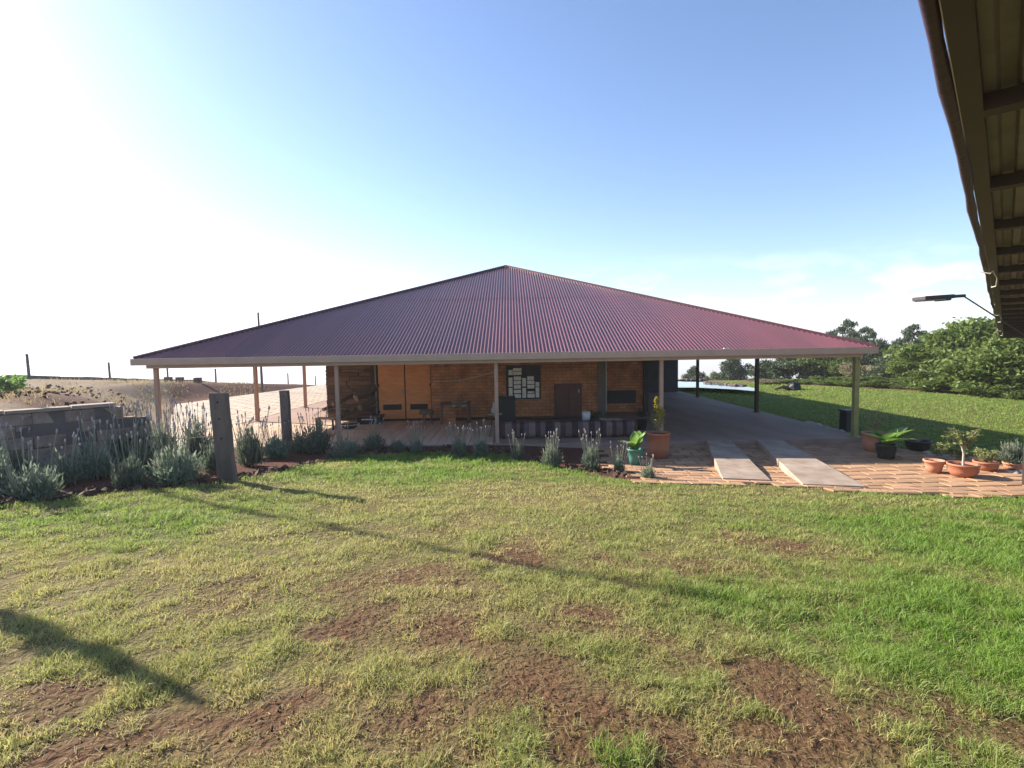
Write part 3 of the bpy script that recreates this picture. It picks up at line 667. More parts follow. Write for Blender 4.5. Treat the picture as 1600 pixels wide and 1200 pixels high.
# wall blocks as parts
wl = thing('block_wall', (WALL0[0], WALL0[1], 0), 'dark concrete block retaining wall with pale coping behind the lavender', 'wall')
ang = math.atan2(WALLD[1], WALLD[0]); wl.rotation_euler = (0, 0, ang)       # local +x runs along the wall away from its right end
LW = 11.0; zt = 1.70; bm_ = [MB().box((0, 0, 0), (.385, .19, .18)).mesh('block') for _ in range(1)]
bm_[0].materials.append(MATS['wall_block'])
mo = MB().bb(.50, LW, -.085, .085, -.2, zt - .09); mo.bb(.03, .499, -.084, .084, -.2, zt - .30); mo.build('mortar', 'stone_dark', wl)
for r_ in range(7):
    xx = .2 + (.2 if r_ % 2 else 0); zz = zt - .155 - r_ * .192
    xx += max(0, 1 - r_) * .397
    while xx < LW:
        obj('block', bm_[0], None, wl, (xx, random.uniform(-.018, .018), zz - .02 + random.uniform(-.004, .004)), (random.uniform(-.03, .03), random.uniform(-.02, .02), random.uniform(-.03, .03))); xx += .397
xx = .5
while xx < LW:
    w_ = random.uniform(.5, .8); MB().box((0, 0, 0), (w_ - .015, .30, .055)).build('coping', 'coping', wl, bevel=.008, loc=(xx + w_ / 2, random.uniform(-.02, .02), zt - .045 + random.uniform(-.008, .012))); xx += w_
# boundary fence far left
fence = thing('boundary_fence', (-33, 30, gz(-33, 30)), 'thin dark post fence along the skyline beyond the left yard', 'fence'); fl = fence.location
for (px, yt, Y_) in ((46, 553, 32), (172, 566, 42), (262, 570, 49), (337, 576, 57), (400, 580, 68), (450, 583, 77), (493, 587, 92)):
    p = at(px, 590, Y_); zb = gz(p.x, Y_); zt_ = at(px, yt, Y_).z; o = MB().tube([(0, 0, -.3), (random.uniform(-.05, .02), 0, zt_ - zb)], [.085 if Y_ < 50 else .10, .075 if Y_ < 50 else .09], 7).build('post', 'fence_timber', fence, loc=Vector((p.x, Y_, zb)) - fl)
for h in (.4, .8, 1.1):
    pts = []
    for q in range(14):
        Y_ = 30 + 5 * q; pts.append(Vector((-30.5 - .03 * (Y_ - 30), Y_, gz(-30.5 - .03 * (Y_ - 30), Y_) + h)) - fl)
    MB().tube(pts, .006, 4).build('wire', 'steel_dark', fence)
# dark stone edging in front of the fence
pts = []
for q in range(60):
    Y_ = 26 + q * 1.15; xx = -29.5 - .03 * (Y_ - 26); pts.append((xx, Y_))
ed = thing('stone_edging', (pts[0][0], pts[0][1], gz(*pts[0])), 'low dark stone edging running along the far side of the left yard', 'edging'); el_ = ed.location
for q, (xx, Y_) in enumerate(pts):
    MB().box((0, 0, 0), (.35, 1.16, .24 + random.uniform(-.02, .03)), Matrix.Rotation(math.atan((gz(xx, Y_ + .6) - gz(xx, Y_ - .6)) / 1.2), 3, 'X')).build('stone', 'stone_dark', ed, loc=Vector((xx + random.uniform(-.04, .04), Y_, gz(xx, Y_) + .08)) - el_)
for (px, lb) in ((263, 'left'), (281, 'middle'), (309, 'right')):
    Y_ = 34; p = at(px, 594, Y_); p.z = gz(p.x, Y_)
    tag(MB().box((0, 0, .18), (.42, .3, .36)).build('loose_block', 'bark', bevel=.02, loc=p), {'left': 'leftmost of three small brown blocks on the yard skyline under the eave', 'middle': 'middle of three small brown blocks on the yard skyline under the eave', 'right': 'rightmost of three small brown blocks on the yard skyline under the eave'}[lb], 'block', 'brown blocks on the skyline')
# utility pole behind the left hip
Y_ = 34; p = at(410, 611, Y_); zb = gz(p.x, Y_); t = thing('utility_pole', (p.x, Y_, zb), 'tall thin dark pole rising behind the left slope of the roof', 'pole')
MB().tube([(0, 0, -.3), (-.03, 0, at(408, 488, Y_).z - zb)], [.085, .065], 8).build('shaft', 'fence_timber', t)
# foot of an added, unseen shadow caster, worked back from its shadow tip
def shadow_foot(tip_px, h):
    tip = on_ground(*tip_px); k = h / math.tan(math.radians(SUN_EL)); 
    return Vector((tip.x - math.sin(math.radians(SUN_AZ)) * k, tip.y + math.cos(math.radians(SUN_AZ)) * k, 0))

# ------------------------------------------------------------------ plants
def leaf_cloud(n, centres, size, flat=.5):
    """n leaf faces spread through ellipsoids: centres = [(c, (rx,ry,rz), weight)]"""
    w = np.array([c[2] for c in centres], float); w /= w.sum(); k = rng.choice(len(centres), n, p=w)
    C = np.array([c[0] for c in centres])[k]; Rr = np.array([c[1] for c in centres])[k]
    d = rng.normal(size=(n, 3)); d /= np.linalg.norm(d, axis=1)[:, None]; rad = rng.random(n) ** .45
    P = C + d * Rr * (rad * (1 + .12 * rng.normal(size=n)))[:, None]
    u = rng.normal(size=(n, 3)); u[:, 2] *= flat; u /= np.linalg.norm(u, axis=1)[:, None]
    v = rng.normal(size=(n, 3)); v -= (v * u).sum(1)[:, None] * u; v /= np.linalg.norm(v, axis=1)[:, None]
    s = size * rng.uniform(.6, 1.35, n)[:, None]
    V = np.stack([P - u * s, P + v * s * .45, P + u * s, P - v * s * .45], 1).reshape(-1, 3)
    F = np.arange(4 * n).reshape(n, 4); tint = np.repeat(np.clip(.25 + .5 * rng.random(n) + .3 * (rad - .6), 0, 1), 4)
    return V, F, tint
def trunk_mb(h, r, limbs, crown_r, base=(0, 0, 0)):
    mb = MB(); pts = [(random.uniform(-.05, .05) * h * q / 5, random.uniform(-.05, .05) * h * q / 5, h * q / 5 - .2 * (q == 0)) for q in range(6)]
    mb.tube(pts, [r * (1.25 - q * .2) for q in range(6)], 8)
    for k in range(limbs):
        q = random.randint(2, 4); a = Vector(pts[q]); th = random.uniform(0, 6.28); e = a + Vector((math.cos(th) * crown_r * .7, math.sin(th) * crown_r * .7, h * random.uniform(.12, .35)))
        m_ = (a + e) / 2 + Vector((0, 0, -.06 * h)); mb.tube([a, m_, e], [r * .55, r * .35, r * .12], 6)
    return mb
TREE_MESH = {}
def tree_meshes(kind, var):
    k = (kind, var)
    if k in TREE_MESH: return TREE_MESH[k]
    # unit tree: height 1, crown half width about .42
    cs = []
    if kind == 'pine':
        for q in range(46):
            zz = .10 + .86 * (q + random.random()) / 46; rr_ = .42 * (1.04 - zz) ** .75 + .02; th = random.uniform(0, 6.28); f = random.uniform(.3, 1)
            cs.append(((math.cos(th) * rr_ * f, math.sin(th) * rr_ * f, zz), tuple(k_ * (1.35 - .75 * zz) for k_ in (random.uniform(.08, .13), random.uniform(.08, .13), random.uniform(.05, .08))), 1.2 - zz))
        n, size = 9000, .019
    elif kind == 'shrub':
        for q in range(14):
            th = random.uniform(0, 6.28); f = random.random() ** .5 * .36; zz = random.uniform(.18, .8) * (1 - f * .6)
            cs.append(((math.cos(th) * f, math.sin(th) * f, zz * .92 - .06), (random.uniform(.12, .2), random.uniform(.12, .2), random.uniform(.11, .18)), 1))
        n, size = 5200, .028
    else:
        for q in range(34):
            th = random.uniform(0, 6.28); f = random.random() ** .5 * .37; zz = .10 + random.random() * .80 * (1 - (f / .5) ** 2 * .7)
            r_ = random.uniform(.085, .155); cs.append(((math.cos(th) * f, math.sin(th) * f, zz), (r_, r_, r_ * .8), r_ ** 2))
        cs += [((0, 0, .45), (.30, .30, .30), .18), ((0, 0, .74), (.17, .17, .18), .08)]
        n, size = 10000, .025
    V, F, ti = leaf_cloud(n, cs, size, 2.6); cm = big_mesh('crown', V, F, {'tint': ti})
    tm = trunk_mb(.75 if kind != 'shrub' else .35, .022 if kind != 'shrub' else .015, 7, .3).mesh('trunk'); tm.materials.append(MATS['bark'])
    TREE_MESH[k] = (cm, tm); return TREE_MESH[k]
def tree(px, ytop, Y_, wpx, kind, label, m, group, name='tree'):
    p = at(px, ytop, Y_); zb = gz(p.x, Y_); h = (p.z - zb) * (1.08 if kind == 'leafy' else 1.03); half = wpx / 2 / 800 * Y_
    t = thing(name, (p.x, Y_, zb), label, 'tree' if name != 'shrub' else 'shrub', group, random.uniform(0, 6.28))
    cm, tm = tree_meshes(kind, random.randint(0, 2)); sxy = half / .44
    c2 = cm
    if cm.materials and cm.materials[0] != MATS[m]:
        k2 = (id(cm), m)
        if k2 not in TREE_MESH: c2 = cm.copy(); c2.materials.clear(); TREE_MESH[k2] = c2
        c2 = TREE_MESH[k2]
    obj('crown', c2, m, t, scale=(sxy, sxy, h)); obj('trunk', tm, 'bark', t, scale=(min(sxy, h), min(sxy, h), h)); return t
G1 = 'trees beyond the right lawn'; G2 = 'shrubs along the right lawn'
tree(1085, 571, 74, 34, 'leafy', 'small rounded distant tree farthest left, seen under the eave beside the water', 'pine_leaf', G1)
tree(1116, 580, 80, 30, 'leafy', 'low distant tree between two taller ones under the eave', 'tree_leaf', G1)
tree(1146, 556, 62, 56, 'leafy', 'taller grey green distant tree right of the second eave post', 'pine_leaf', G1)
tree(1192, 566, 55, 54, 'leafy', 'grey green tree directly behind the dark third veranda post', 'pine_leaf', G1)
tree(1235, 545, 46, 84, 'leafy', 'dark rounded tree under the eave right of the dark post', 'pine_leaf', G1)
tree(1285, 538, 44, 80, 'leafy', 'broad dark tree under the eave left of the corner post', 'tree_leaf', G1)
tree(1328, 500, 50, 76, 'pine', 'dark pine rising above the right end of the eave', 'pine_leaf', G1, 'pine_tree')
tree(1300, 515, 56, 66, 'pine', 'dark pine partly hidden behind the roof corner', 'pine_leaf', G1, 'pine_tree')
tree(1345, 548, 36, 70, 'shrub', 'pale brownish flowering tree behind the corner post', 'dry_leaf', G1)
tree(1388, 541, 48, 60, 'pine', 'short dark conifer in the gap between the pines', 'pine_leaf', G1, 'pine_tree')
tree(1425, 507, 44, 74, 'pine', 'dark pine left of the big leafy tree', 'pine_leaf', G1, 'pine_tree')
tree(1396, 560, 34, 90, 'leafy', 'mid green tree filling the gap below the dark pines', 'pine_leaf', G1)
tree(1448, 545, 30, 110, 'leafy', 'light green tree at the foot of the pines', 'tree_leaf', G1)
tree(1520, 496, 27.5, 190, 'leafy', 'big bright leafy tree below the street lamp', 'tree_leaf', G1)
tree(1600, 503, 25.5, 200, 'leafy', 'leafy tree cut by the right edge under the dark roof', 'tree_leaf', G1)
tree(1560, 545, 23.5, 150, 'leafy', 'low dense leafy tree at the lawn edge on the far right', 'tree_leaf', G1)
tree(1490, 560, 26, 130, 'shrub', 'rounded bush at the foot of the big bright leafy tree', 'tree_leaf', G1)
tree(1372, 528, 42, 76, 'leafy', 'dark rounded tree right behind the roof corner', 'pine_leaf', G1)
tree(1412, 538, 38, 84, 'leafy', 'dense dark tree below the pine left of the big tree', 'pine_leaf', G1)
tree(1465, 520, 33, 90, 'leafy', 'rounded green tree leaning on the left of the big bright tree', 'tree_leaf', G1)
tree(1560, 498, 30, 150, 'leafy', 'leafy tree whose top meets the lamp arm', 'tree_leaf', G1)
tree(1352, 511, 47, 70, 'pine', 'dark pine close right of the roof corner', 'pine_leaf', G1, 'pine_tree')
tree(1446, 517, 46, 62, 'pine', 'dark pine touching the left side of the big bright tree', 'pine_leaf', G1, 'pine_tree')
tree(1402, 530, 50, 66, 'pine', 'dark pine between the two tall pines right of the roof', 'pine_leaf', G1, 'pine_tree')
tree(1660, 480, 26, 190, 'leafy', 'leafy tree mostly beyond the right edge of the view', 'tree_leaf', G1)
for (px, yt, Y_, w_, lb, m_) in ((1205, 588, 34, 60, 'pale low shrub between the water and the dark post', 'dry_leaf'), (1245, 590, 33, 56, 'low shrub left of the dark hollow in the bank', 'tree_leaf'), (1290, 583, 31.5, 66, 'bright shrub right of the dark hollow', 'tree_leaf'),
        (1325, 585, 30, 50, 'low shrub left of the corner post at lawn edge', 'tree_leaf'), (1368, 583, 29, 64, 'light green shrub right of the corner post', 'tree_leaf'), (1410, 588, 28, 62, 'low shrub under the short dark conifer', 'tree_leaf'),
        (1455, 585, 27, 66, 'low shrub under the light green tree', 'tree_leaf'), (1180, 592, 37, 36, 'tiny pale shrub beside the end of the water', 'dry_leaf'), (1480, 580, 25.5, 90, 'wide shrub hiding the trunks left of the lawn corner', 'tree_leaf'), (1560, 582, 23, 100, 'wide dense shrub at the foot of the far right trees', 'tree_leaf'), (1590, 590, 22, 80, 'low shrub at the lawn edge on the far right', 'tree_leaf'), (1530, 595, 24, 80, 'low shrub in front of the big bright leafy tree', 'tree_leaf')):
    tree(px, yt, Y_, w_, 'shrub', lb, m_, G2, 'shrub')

# water and dark bank behind the house on the right
pw = [at_z(x_, y_, .10) for x_, y_ in ((1040, 606), (1090, 606), (1150, 609), (1184, 612), (1180, 607), (1150, 602), (1110, 598), (1040, 596))]
wm = mat('water', (.10, .16, .18), .06, .0, spec=.9); 
wv = [(p.x, p.y, .12) for p in pw]
struct(MB().quad(*wv).build('pond_water', 'water'))
t = thing('pond_bank', (13, 37, 0), 'low dark stone bank along the far side of the water', 'bank')
for q in range(26):
    p = at_z(1045 + q * 4.6, 594 + (q * .35 if q > 12 else 0), .12); MB().box((0, 0, 0), (.4, .4, .16 * random.uniform(.6, 1.4)), Matrix.Rotation(random.uniform(0, 3), 3, 'Z')).build('stone', 'stone_dark', t, bevel=.06, loc=Vector((p.x, min(p.y, 46), .12)) - t.location)
p = at_z(1240, 606, .1); t = thing('tree_stump', (p.x, p.y, gz(p.x, p.y)), 'dark burnt stump at the foot of the bank beyond the right lawn', 'stump')
mb = MB().lathe([(.4, -.1), (.36, .15), (.3, .34), (.2, .42), (0, .4)], 9); mb.v = [(x * random.uniform(.8, 1.2), y * random.uniform(.8, 1.2), z * random.uniform(.9, 1.1)) for x, y, z in mb.v]; mb.build('stump_wood', 'black_paint', t)
mb = MB(); mb.tube([(-.3, 0, .1), (-.7, -.1, .2), (-1.1, 0, .05)], [.12, .1, .06], 7).build('root', 'bark', t)

# lavender
LAV = []
for v in range(4):
    n = 1900; th = rng.uniform(0, 2 * np.pi, n); el = np.arccos(rng.uniform(.12, 1, n)); ln = rng.uniform(.55, 1.0, n)
    d = np.stack([np.sin(el) * np.cos(th), np.sin(el) * np.sin(th), np.cos(el) * 1.15], 1); base = d * (ln * rng.uniform(.2, 1.0, n) ** .6 * (1 + .22 * np.sin(th * 3 + v) * np.sin(el * 4 + v)))[:, None] * .86; tip = base + (d * .35 + np.stack([rng.normal(0, .35, n), rng.normal(0, .35, n), rng.uniform(.1, .9, n)], 1)) * .24 * ln[:, None]
    w = np.cross(d, rng.normal(size=(n, 3))); w /= np.linalg.norm(w, axis=1)[:, None]; w *= .030; mid = (base + tip) / 2
    V = np.stack([base, mid + w, tip, mid - w], 1).reshape(-1, 3); F = np.arange(4 * n).reshape(n, 4)
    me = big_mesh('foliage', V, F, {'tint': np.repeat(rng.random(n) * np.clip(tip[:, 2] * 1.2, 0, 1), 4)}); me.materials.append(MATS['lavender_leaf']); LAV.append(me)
st = MB().tube([(0, 0, 0), (.012, 0, .5), (0, 0, .94)], [.006, .005, .004], 5).mesh('flower_stem'); st.materials.append(MATS['lavender_stem'])
hd = MB().lathe([(.003, .93), (.011, .94), (.013, .955), (.010, .97), (.012, .985), (.003, 1.0)], 7).mesh('flower_head'); hd.materials.append(MATS['lavender_head'])
def lavender(px, base, ytop, wpx, nsp, yspike, label, Y_=None):
    p = on_ground(px, base); 
    if Y_: p = at(px, base, Y_); p.z = gz(p.x, p.y)
    h = at(px, ytop, p.y).z - p.z; hs = at(px, yspike, p.y).z - p.z; r = wpx / 2 / 800 * p.y
    t = thing('lavender', p, label, 'lavender', 'lavender bushes along the bed', random.uniform(0, 6)); k = random.randrange(4)
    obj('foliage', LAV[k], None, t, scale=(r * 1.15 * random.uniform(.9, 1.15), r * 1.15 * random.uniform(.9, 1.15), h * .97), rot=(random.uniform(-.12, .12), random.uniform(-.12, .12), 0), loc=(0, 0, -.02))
    for q in range(int(nsp * 2.0)):
        th = random.uniform(0, 6.28); f = random.random() ** .5; s = hs * random.uniform(.72, 1.02)
        o = obj('flower_spike', st, None, t, (math.cos(th) * f * r * .55, math.sin(th) * f * r * .55, 0), (-math.sin(th) * f * .22 + random.gauss(0, .04), math.cos(th) * f * .22 + random.gauss(0, .04), 0), (1, 1, s / 1.0))
        kk = obj('flower_head', hd, None, o)
    return t
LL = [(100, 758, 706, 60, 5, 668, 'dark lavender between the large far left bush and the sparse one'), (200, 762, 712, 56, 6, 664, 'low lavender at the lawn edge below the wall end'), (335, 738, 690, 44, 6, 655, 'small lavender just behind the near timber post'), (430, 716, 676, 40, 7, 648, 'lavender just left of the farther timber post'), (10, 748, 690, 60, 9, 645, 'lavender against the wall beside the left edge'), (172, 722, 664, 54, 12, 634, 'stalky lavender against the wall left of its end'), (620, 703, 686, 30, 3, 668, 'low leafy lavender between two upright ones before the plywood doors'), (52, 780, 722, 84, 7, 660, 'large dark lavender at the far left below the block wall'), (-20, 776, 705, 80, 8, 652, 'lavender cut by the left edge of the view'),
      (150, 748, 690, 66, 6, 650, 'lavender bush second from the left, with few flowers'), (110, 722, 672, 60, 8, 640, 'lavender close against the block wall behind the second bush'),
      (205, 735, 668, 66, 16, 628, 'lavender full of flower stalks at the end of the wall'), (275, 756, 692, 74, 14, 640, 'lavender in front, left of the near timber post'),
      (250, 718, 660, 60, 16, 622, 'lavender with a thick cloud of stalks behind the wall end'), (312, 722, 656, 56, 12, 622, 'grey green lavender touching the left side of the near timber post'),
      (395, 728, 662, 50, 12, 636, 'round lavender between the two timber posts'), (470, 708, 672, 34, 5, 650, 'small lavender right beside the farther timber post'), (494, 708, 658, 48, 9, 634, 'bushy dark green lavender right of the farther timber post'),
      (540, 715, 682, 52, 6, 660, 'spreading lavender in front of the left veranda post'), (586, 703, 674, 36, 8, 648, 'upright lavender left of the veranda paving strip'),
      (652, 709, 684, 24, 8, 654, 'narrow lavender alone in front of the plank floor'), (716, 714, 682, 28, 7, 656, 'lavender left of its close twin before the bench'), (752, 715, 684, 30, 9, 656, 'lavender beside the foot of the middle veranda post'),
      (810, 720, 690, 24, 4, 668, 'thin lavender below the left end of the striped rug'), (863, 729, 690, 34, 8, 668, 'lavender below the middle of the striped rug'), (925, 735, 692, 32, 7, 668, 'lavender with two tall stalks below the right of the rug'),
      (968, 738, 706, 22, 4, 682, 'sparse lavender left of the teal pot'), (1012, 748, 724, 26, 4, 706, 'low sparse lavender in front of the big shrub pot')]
for a_ in LL: lavender(*a_)

# broad-leaved potted plants
def leaf_mesh(Ln, Wd, bend):
    mb = MB(); n = 8
    for q in range(n + 1):
        u = q / n; w = Wd * math.sin(math.pi * min(1, u * .93 + .05)) ** .8; zc = Ln * u * math.cos(bend * u * .6); yc = Ln * u * math.sin(bend * u * .9)
        mb.v += [(-w, yc - w * .25, zc), (-w * .5, yc + w * .02, zc), (0, yc + w * .1, zc), (w * .5, yc + w * .02, zc), (w, yc - w * .25, zc)]
    for q in range(n):
        for k in range(4): a = q * 5 + k; mb.f.append((a, a + 1, a + 6, a + 5))
    return mb
def pot_mb(r, h, rim=.03, taper=.75, bulge=0):
    return MB().lathe([(0, 0), (r * taper, 0), (r * (taper + (1 - taper) * .5) + bulge, h * .45), (r, h - rim * 1.4), (r + rim * .5, h - rim * 1.3), (r + rim * .6, h), (r - rim * .3, h), (r - rim * .6, h - .05), (0, h - .05)], 28)
def potted(name, px, base, r, h, pm_, label, taper=.75, bulge=0, cat='potted plant', ground=None, ribs=False):
    p = on_ground(px, base); p.z += .03; t = thing(name, p, label, cat); o = pot_mb(r, h, .03, taper, bulge).build('pot', pm_, t, smooth=True)
    MB().lathe([(0, h - .035), (r - .02, h - .045)], 20).build('soil', 'pot_soil', t)
    if ribs:
        for q in range(22):
            a_ = q * 2 * math.pi / 22; MB().tube([(r * taper * math.cos(a_), r * taper * math.sin(a_), .01), (r * .99 * math.cos(a_), r * .99 * math.sin(a_), h - .05)], .008, 5).build('rib', pm_, t)
    return t
def broad(t, h0, n, Ln, spread=.7):
    for q in range(n):
        th = q * 2.4 + random.uniform(-.3, .3); s = random.uniform(.7, 1.1)
        o = leaf_mesh(Ln * s, Ln * .235 * s, random.uniform(.2, .8)).build('leaf', 'broad_leaf', t, smooth=True, loc=(math.cos(th) * .03, math.sin(th) * .03, h0 - .04)); o.rotation_euler = (-random.uniform(.1, 1.0) ** .8 * spread * .85, 0, th)
        MB().tube([(0, .006, 0), (0, Ln * s * .12, Ln * s * .45)], [.012, .006], 5).build('stalk', 'broad_leaf', t, loc=o.location).rotation_euler = o.rotation_euler
t = potted('broad_leaf_pot', 992, 728, .155, .36, 'teal_plastic', 'broad bright green leaves in a teal plastic pot at the lawn edge', .72); broad(t, .36, 11, .50, .75)
t = potted('broad_leaf_pot', 1384, 718, .20, .33, 'dark_plastic', 'broad bright green leaves in a ribbed dark pot on the right paving', .78, ribs=True); broad(t, .33, 13, .62, .8)
def shrub_twigs(t, h0, H, n, r, m_leaf, nleaf, lsize, yellow=None):
    mb = MB(); tips = []
    for q in range(n):
        th = q * 2.4; a = Vector((0, 0, h0)); e = a + Vector((math.cos(th) * r * random.uniform(.2, 1), math.sin(th) * r * random.uniform(.2, 1), H * random.uniform(.45, 1)))
        m_ = a.lerp(e, .5) + Vector((random.uniform(-.04, .04), random.uniform(-.04, .04), .05)); mb.tube([a, m_, e], [.014, .009, .004], 5); tips += [(a, m_, e)]
    mb.build('stems', 'twig', t)
    def leaves(sel, cnt, mm, nm):
        P = []; 
        for q in range(cnt):
            a, m_, e = random.choice(sel); u = random.uniform(.25, 1); c_ = (a.lerp(m_, u * 2) if u < .5 else m_.lerp(e, u * 2 - 1)) + Vector([random.gauss(0, .028) for _ in range(3)]); P.append(tuple(c_))
        cs = [(c_, (.02, .02, .02), 1) for c_ in P]; V, F, ti = leaf_cloud(cnt, cs, lsize); obj(nm, big_mesh(nm, V, F, {'tint': ti}), mm, t)
    leaves(tips, nleaf, m_leaf, 'foliage')
    return tips, leaves
t = potted('shrub_pot', 1029, 716, .265, .60, 'terracotta', 'big terracotta tub with a yellow tipped shrub beside the teal pot', .86); shrub_twigs(t, .56, .62, 10, .32, 'shrub_leaf', 520, .024)
mb = MB(); mb.tube([(0, 0, .55), (-.03, 0, .9), (-.04, 0, 1.42)], [.016, .012, .006], 6).build('main_stem', 'twig', t)
cs = [((-.06, 0, 1.36), (.05, .05, .11), 1), ((-.04, .02, 1.2), (.08, .08, .1), 1.4), ((.05, 0, 1.1), (.1, .08, .12), 1.4), ((.0, 0, .98), (.09, .09, .12), 1.2)]; V, F, ti = leaf_cloud(1100, cs, .026); obj('yellow_foliage', big_mesh('yellow_foliage', V, F, {'tint': ti}), 'yellow_leaf', t)
t = potted('shrub_pot', 1366, 706, .27, .46, 'terracotta_pale', 'tall pale terracotta pot behind the ribbed dark pot', .72, .05); shrub_twigs(t, .42, .75, 9, .4, 'shrub_leaf', 420, .022)
t = potted('bowl_planter', 1434, 705, .27, .24, 'dark_plastic', 'wide dark bowl planter behind the small empty pot', .7, .03); shrub_twigs(t, .2, .18, 6, .2, 'shrub_leaf', 60, .02)
t = potted('clay_pot', 1459, 740, .17, .25, 'terracotta_pale', 'small plain terracotta pot without a plant on the paving', .68, 0, 'pot')
t = potted('bowl_planter', 1504, 746, .245, .25, 'terracotta', 'round terracotta bowl with a small pale stemmed tree', .74, .035)
MB().tube([(0, 0, .2), (.0, 0, .45), (-.04, .02, .62)], [.022, .018, .012], 7).build('trunk', 'stone_pale', t); shrub_twigs(t, .55, .42, 14, .36, 'shrub_leaf', 800, .03)
t = potted('bowl_planter', 1540, 736, .20, .18, 'terracotta', 'low terracotta bowl right of the small pale stemmed tree', .74, .03); shrub_twigs(t, .15, .2, 10, .24, 'shrub_leaf', 360, .022)
t = potted('shrub_pot', 1583, 735, .16, .14, 'terracotta_pale', 'terracotta pot holding a silvery lavender at the right edge', .8, .01)
obj('foliage', LAV[1], None, t, scale=(.34, .34, .46), loc=(0, 0, .1))
for q in range(12):
    th = q * .52; obj('flower_spike', st, None, t, (math.cos(th) * .12, math.sin(th) * .12, .1), (-math.sin(th) * .2, math.cos(th) * .2, 0), (1, 1, .5))
for (px, bs, w_, h_, lb) in ((1495, 722, .9, .45, 'leafy low bush behind the round terracotta bowl'), (1545, 724, .7, .3, 'low green bush behind the low terracotta bowl')):
    p = on_ground(px, bs); t = thing('low_bush', p, lb, 'bush'); cs = [((random.uniform(-w_/2, w_/2), random.uniform(-.15, .15), h_ * random.uniform(.3, .8)), (.13, .13, .11), 1) for _ in range(8)]; V, F, ti = leaf_cloud(1100, cs, .03); obj('foliage', big_mesh('foliage', V, F, {'tint': ti}), 'shrub_leaf', t)
    trunk_mb(h_ * .6, .012, 5, w_ * .4).build('stems', 'twig', t)
# stones
def stone(px, bs, r, m_, label, group, Y_=None):
    p = on_ground(px, bs); mb = MB().lathe([(0, -.35), (.62, -.3), (.95, 0), (.8, .35), (.4, .58), (0, .62)], 9); mb.v = [(x * random.uniform(.85, 1.15), y * random.uniform(.85, 1.15), z * random.uniform(.85, 1.15)) for x, y, z in mb.v]
    o = mb.build('stone', m_, smooth=True, loc=p + Vector((0, 0, r * .15))); o.scale = (r * random.uniform(.9, 1.4), r, r * random.uniform(.7, 1)); o.rotation_euler = (0, 0, random.uniform(0, 6)); return tag(o, label, 'stone', group)
for (px, bs, r, lb) in ((1449, 709, .10, 'leftmost pale stone beside the wide dark bowl planter'), (1460, 712, .12, 'pale stone in the middle of the rockery heap'), (1471, 715, .11, 'pale stone at the front of the rockery heap'), (1468, 704, .10, 'upper pale stone of the rockery heap'), (1480, 714, .08, 'rightmost small stone of the rockery heap'), (1582, 741, .10, 'flat pale stone at the right edge in front of the lavender pot'), (1596, 740, .11, 'stone cut by the right edge beside the lavender pot')):
    stone(px, bs, r, 'stone_pale', lb, 'rockery stones')
for q in range(13):
    u = q / 12; stone(1262 + 62 * u, 662 + 19 * u + random.uniform(-1, 1), random.uniform(.10, .16), 'stone_pale', ['farthest', 'second farthest', 'third farthest', 'fourth farthest', 'fifth farthest', 'sixth farthest', 'seventh farthest', 'sixth nearest', 'fifth nearest', 'fourth nearest', 'third nearest', 'second nearest', 'nearest'][q] + ' pale stone of the edging row that ends at the corner post', 'stones in the row beside the corner post')
p = on_ground(1334, 664); t = thing('planter', (10.3, 15.6, gz(10.3, 15.6)), 'dark square planter on the lawn behind the corner post', 'planter'); MB().bb(-.17, .17, -.17, .17, -.05, .62).build('body', 'black_paint', t, bevel=.02); MB().bb(-.2, .2, -.2, .2, .62, .68).build('rim', 'dark_plastic', t, bevel=.01)
# left yard: green clump and rubble
p = Vector((-16.1, 16.5, gz(-16.1, 16.5))); t = thing('leafy_clump', p, 'pale green leafy clump on the raised yard behind the wall', 'plant')
cs = [((random.uniform(-.5, .5), random.uniform(-.3, .3), random.uniform(.15, .5)), (.22, .22, .2), 1) for _ in range(9)]; V, F, ti = leaf_cloud(700, cs, .07); obj('foliage', big_mesh('foliage', V, F, {'tint': ti}), 'broad_leaf', t); trunk_mb(.4, .02, 6, .4).build('stems', 'twig', t)
V_ = []
rub = MB()
for q in range(700):
    xx = random.uniform(-26, -9); Y_ = random.uniform(13, 26)
    if (xx + 6.7) * -.838 + (Y_ - 9.4) * -.545 < 1.0: continue
    s = random.uniform(.03, .10); M_ = Euler((random.random() * 6, random.random() * 6, random.random() * 6)).to_matrix(); rub.box((xx, Y_, gz(xx, Y_) + s * .2), (s * 1.5, s, s * .8), M_)
o = rub.build('rubble', 'joint_soil', bevel=.0); o['kind'] = 'stuff'; o['label'] = 'scattered clods and rubble on the raised left yard'

# ------------------------------------------------------------------ pole and shrub added unseen past the left edge, guessed casters of two lawn shadows
f_ = shadow_foot((1090, 934), 9.0)
f_.z = gz(f_.x, f_.y); tip = on_ground(1090, 934); hp_ = tip.z + math.hypot(f_.x - tip.x, f_.y - tip.y) * math.tan(math.radians(SUN_EL)) - f_.z
t = thing('shadow_pole', f_, 'slim dark pole added unseen beyond the left edge to cast the long lawn shadow', 'pole'); MB().tube([(0, 0, -.3), (0, 0, hp_)], [.06, .045], 10).build('shaft', 'fence_timber', t); MB().lathe([(.05, hp_ - .02), (.07, hp_), (.05, hp_ + .06), (0, hp_ + .08)], 10).build('cap', 'steel_dark', t)
f_ = shadow_foot((312, 1112), 3.1); f_.z = gz(f_.x, f_.y); tip = on_ground(312, 1112); hp_ = tip.z + math.hypot(f_.x - tip.x, f_.y - tip.y) * math.tan(math.radians(SUN_EL)) - f_.z
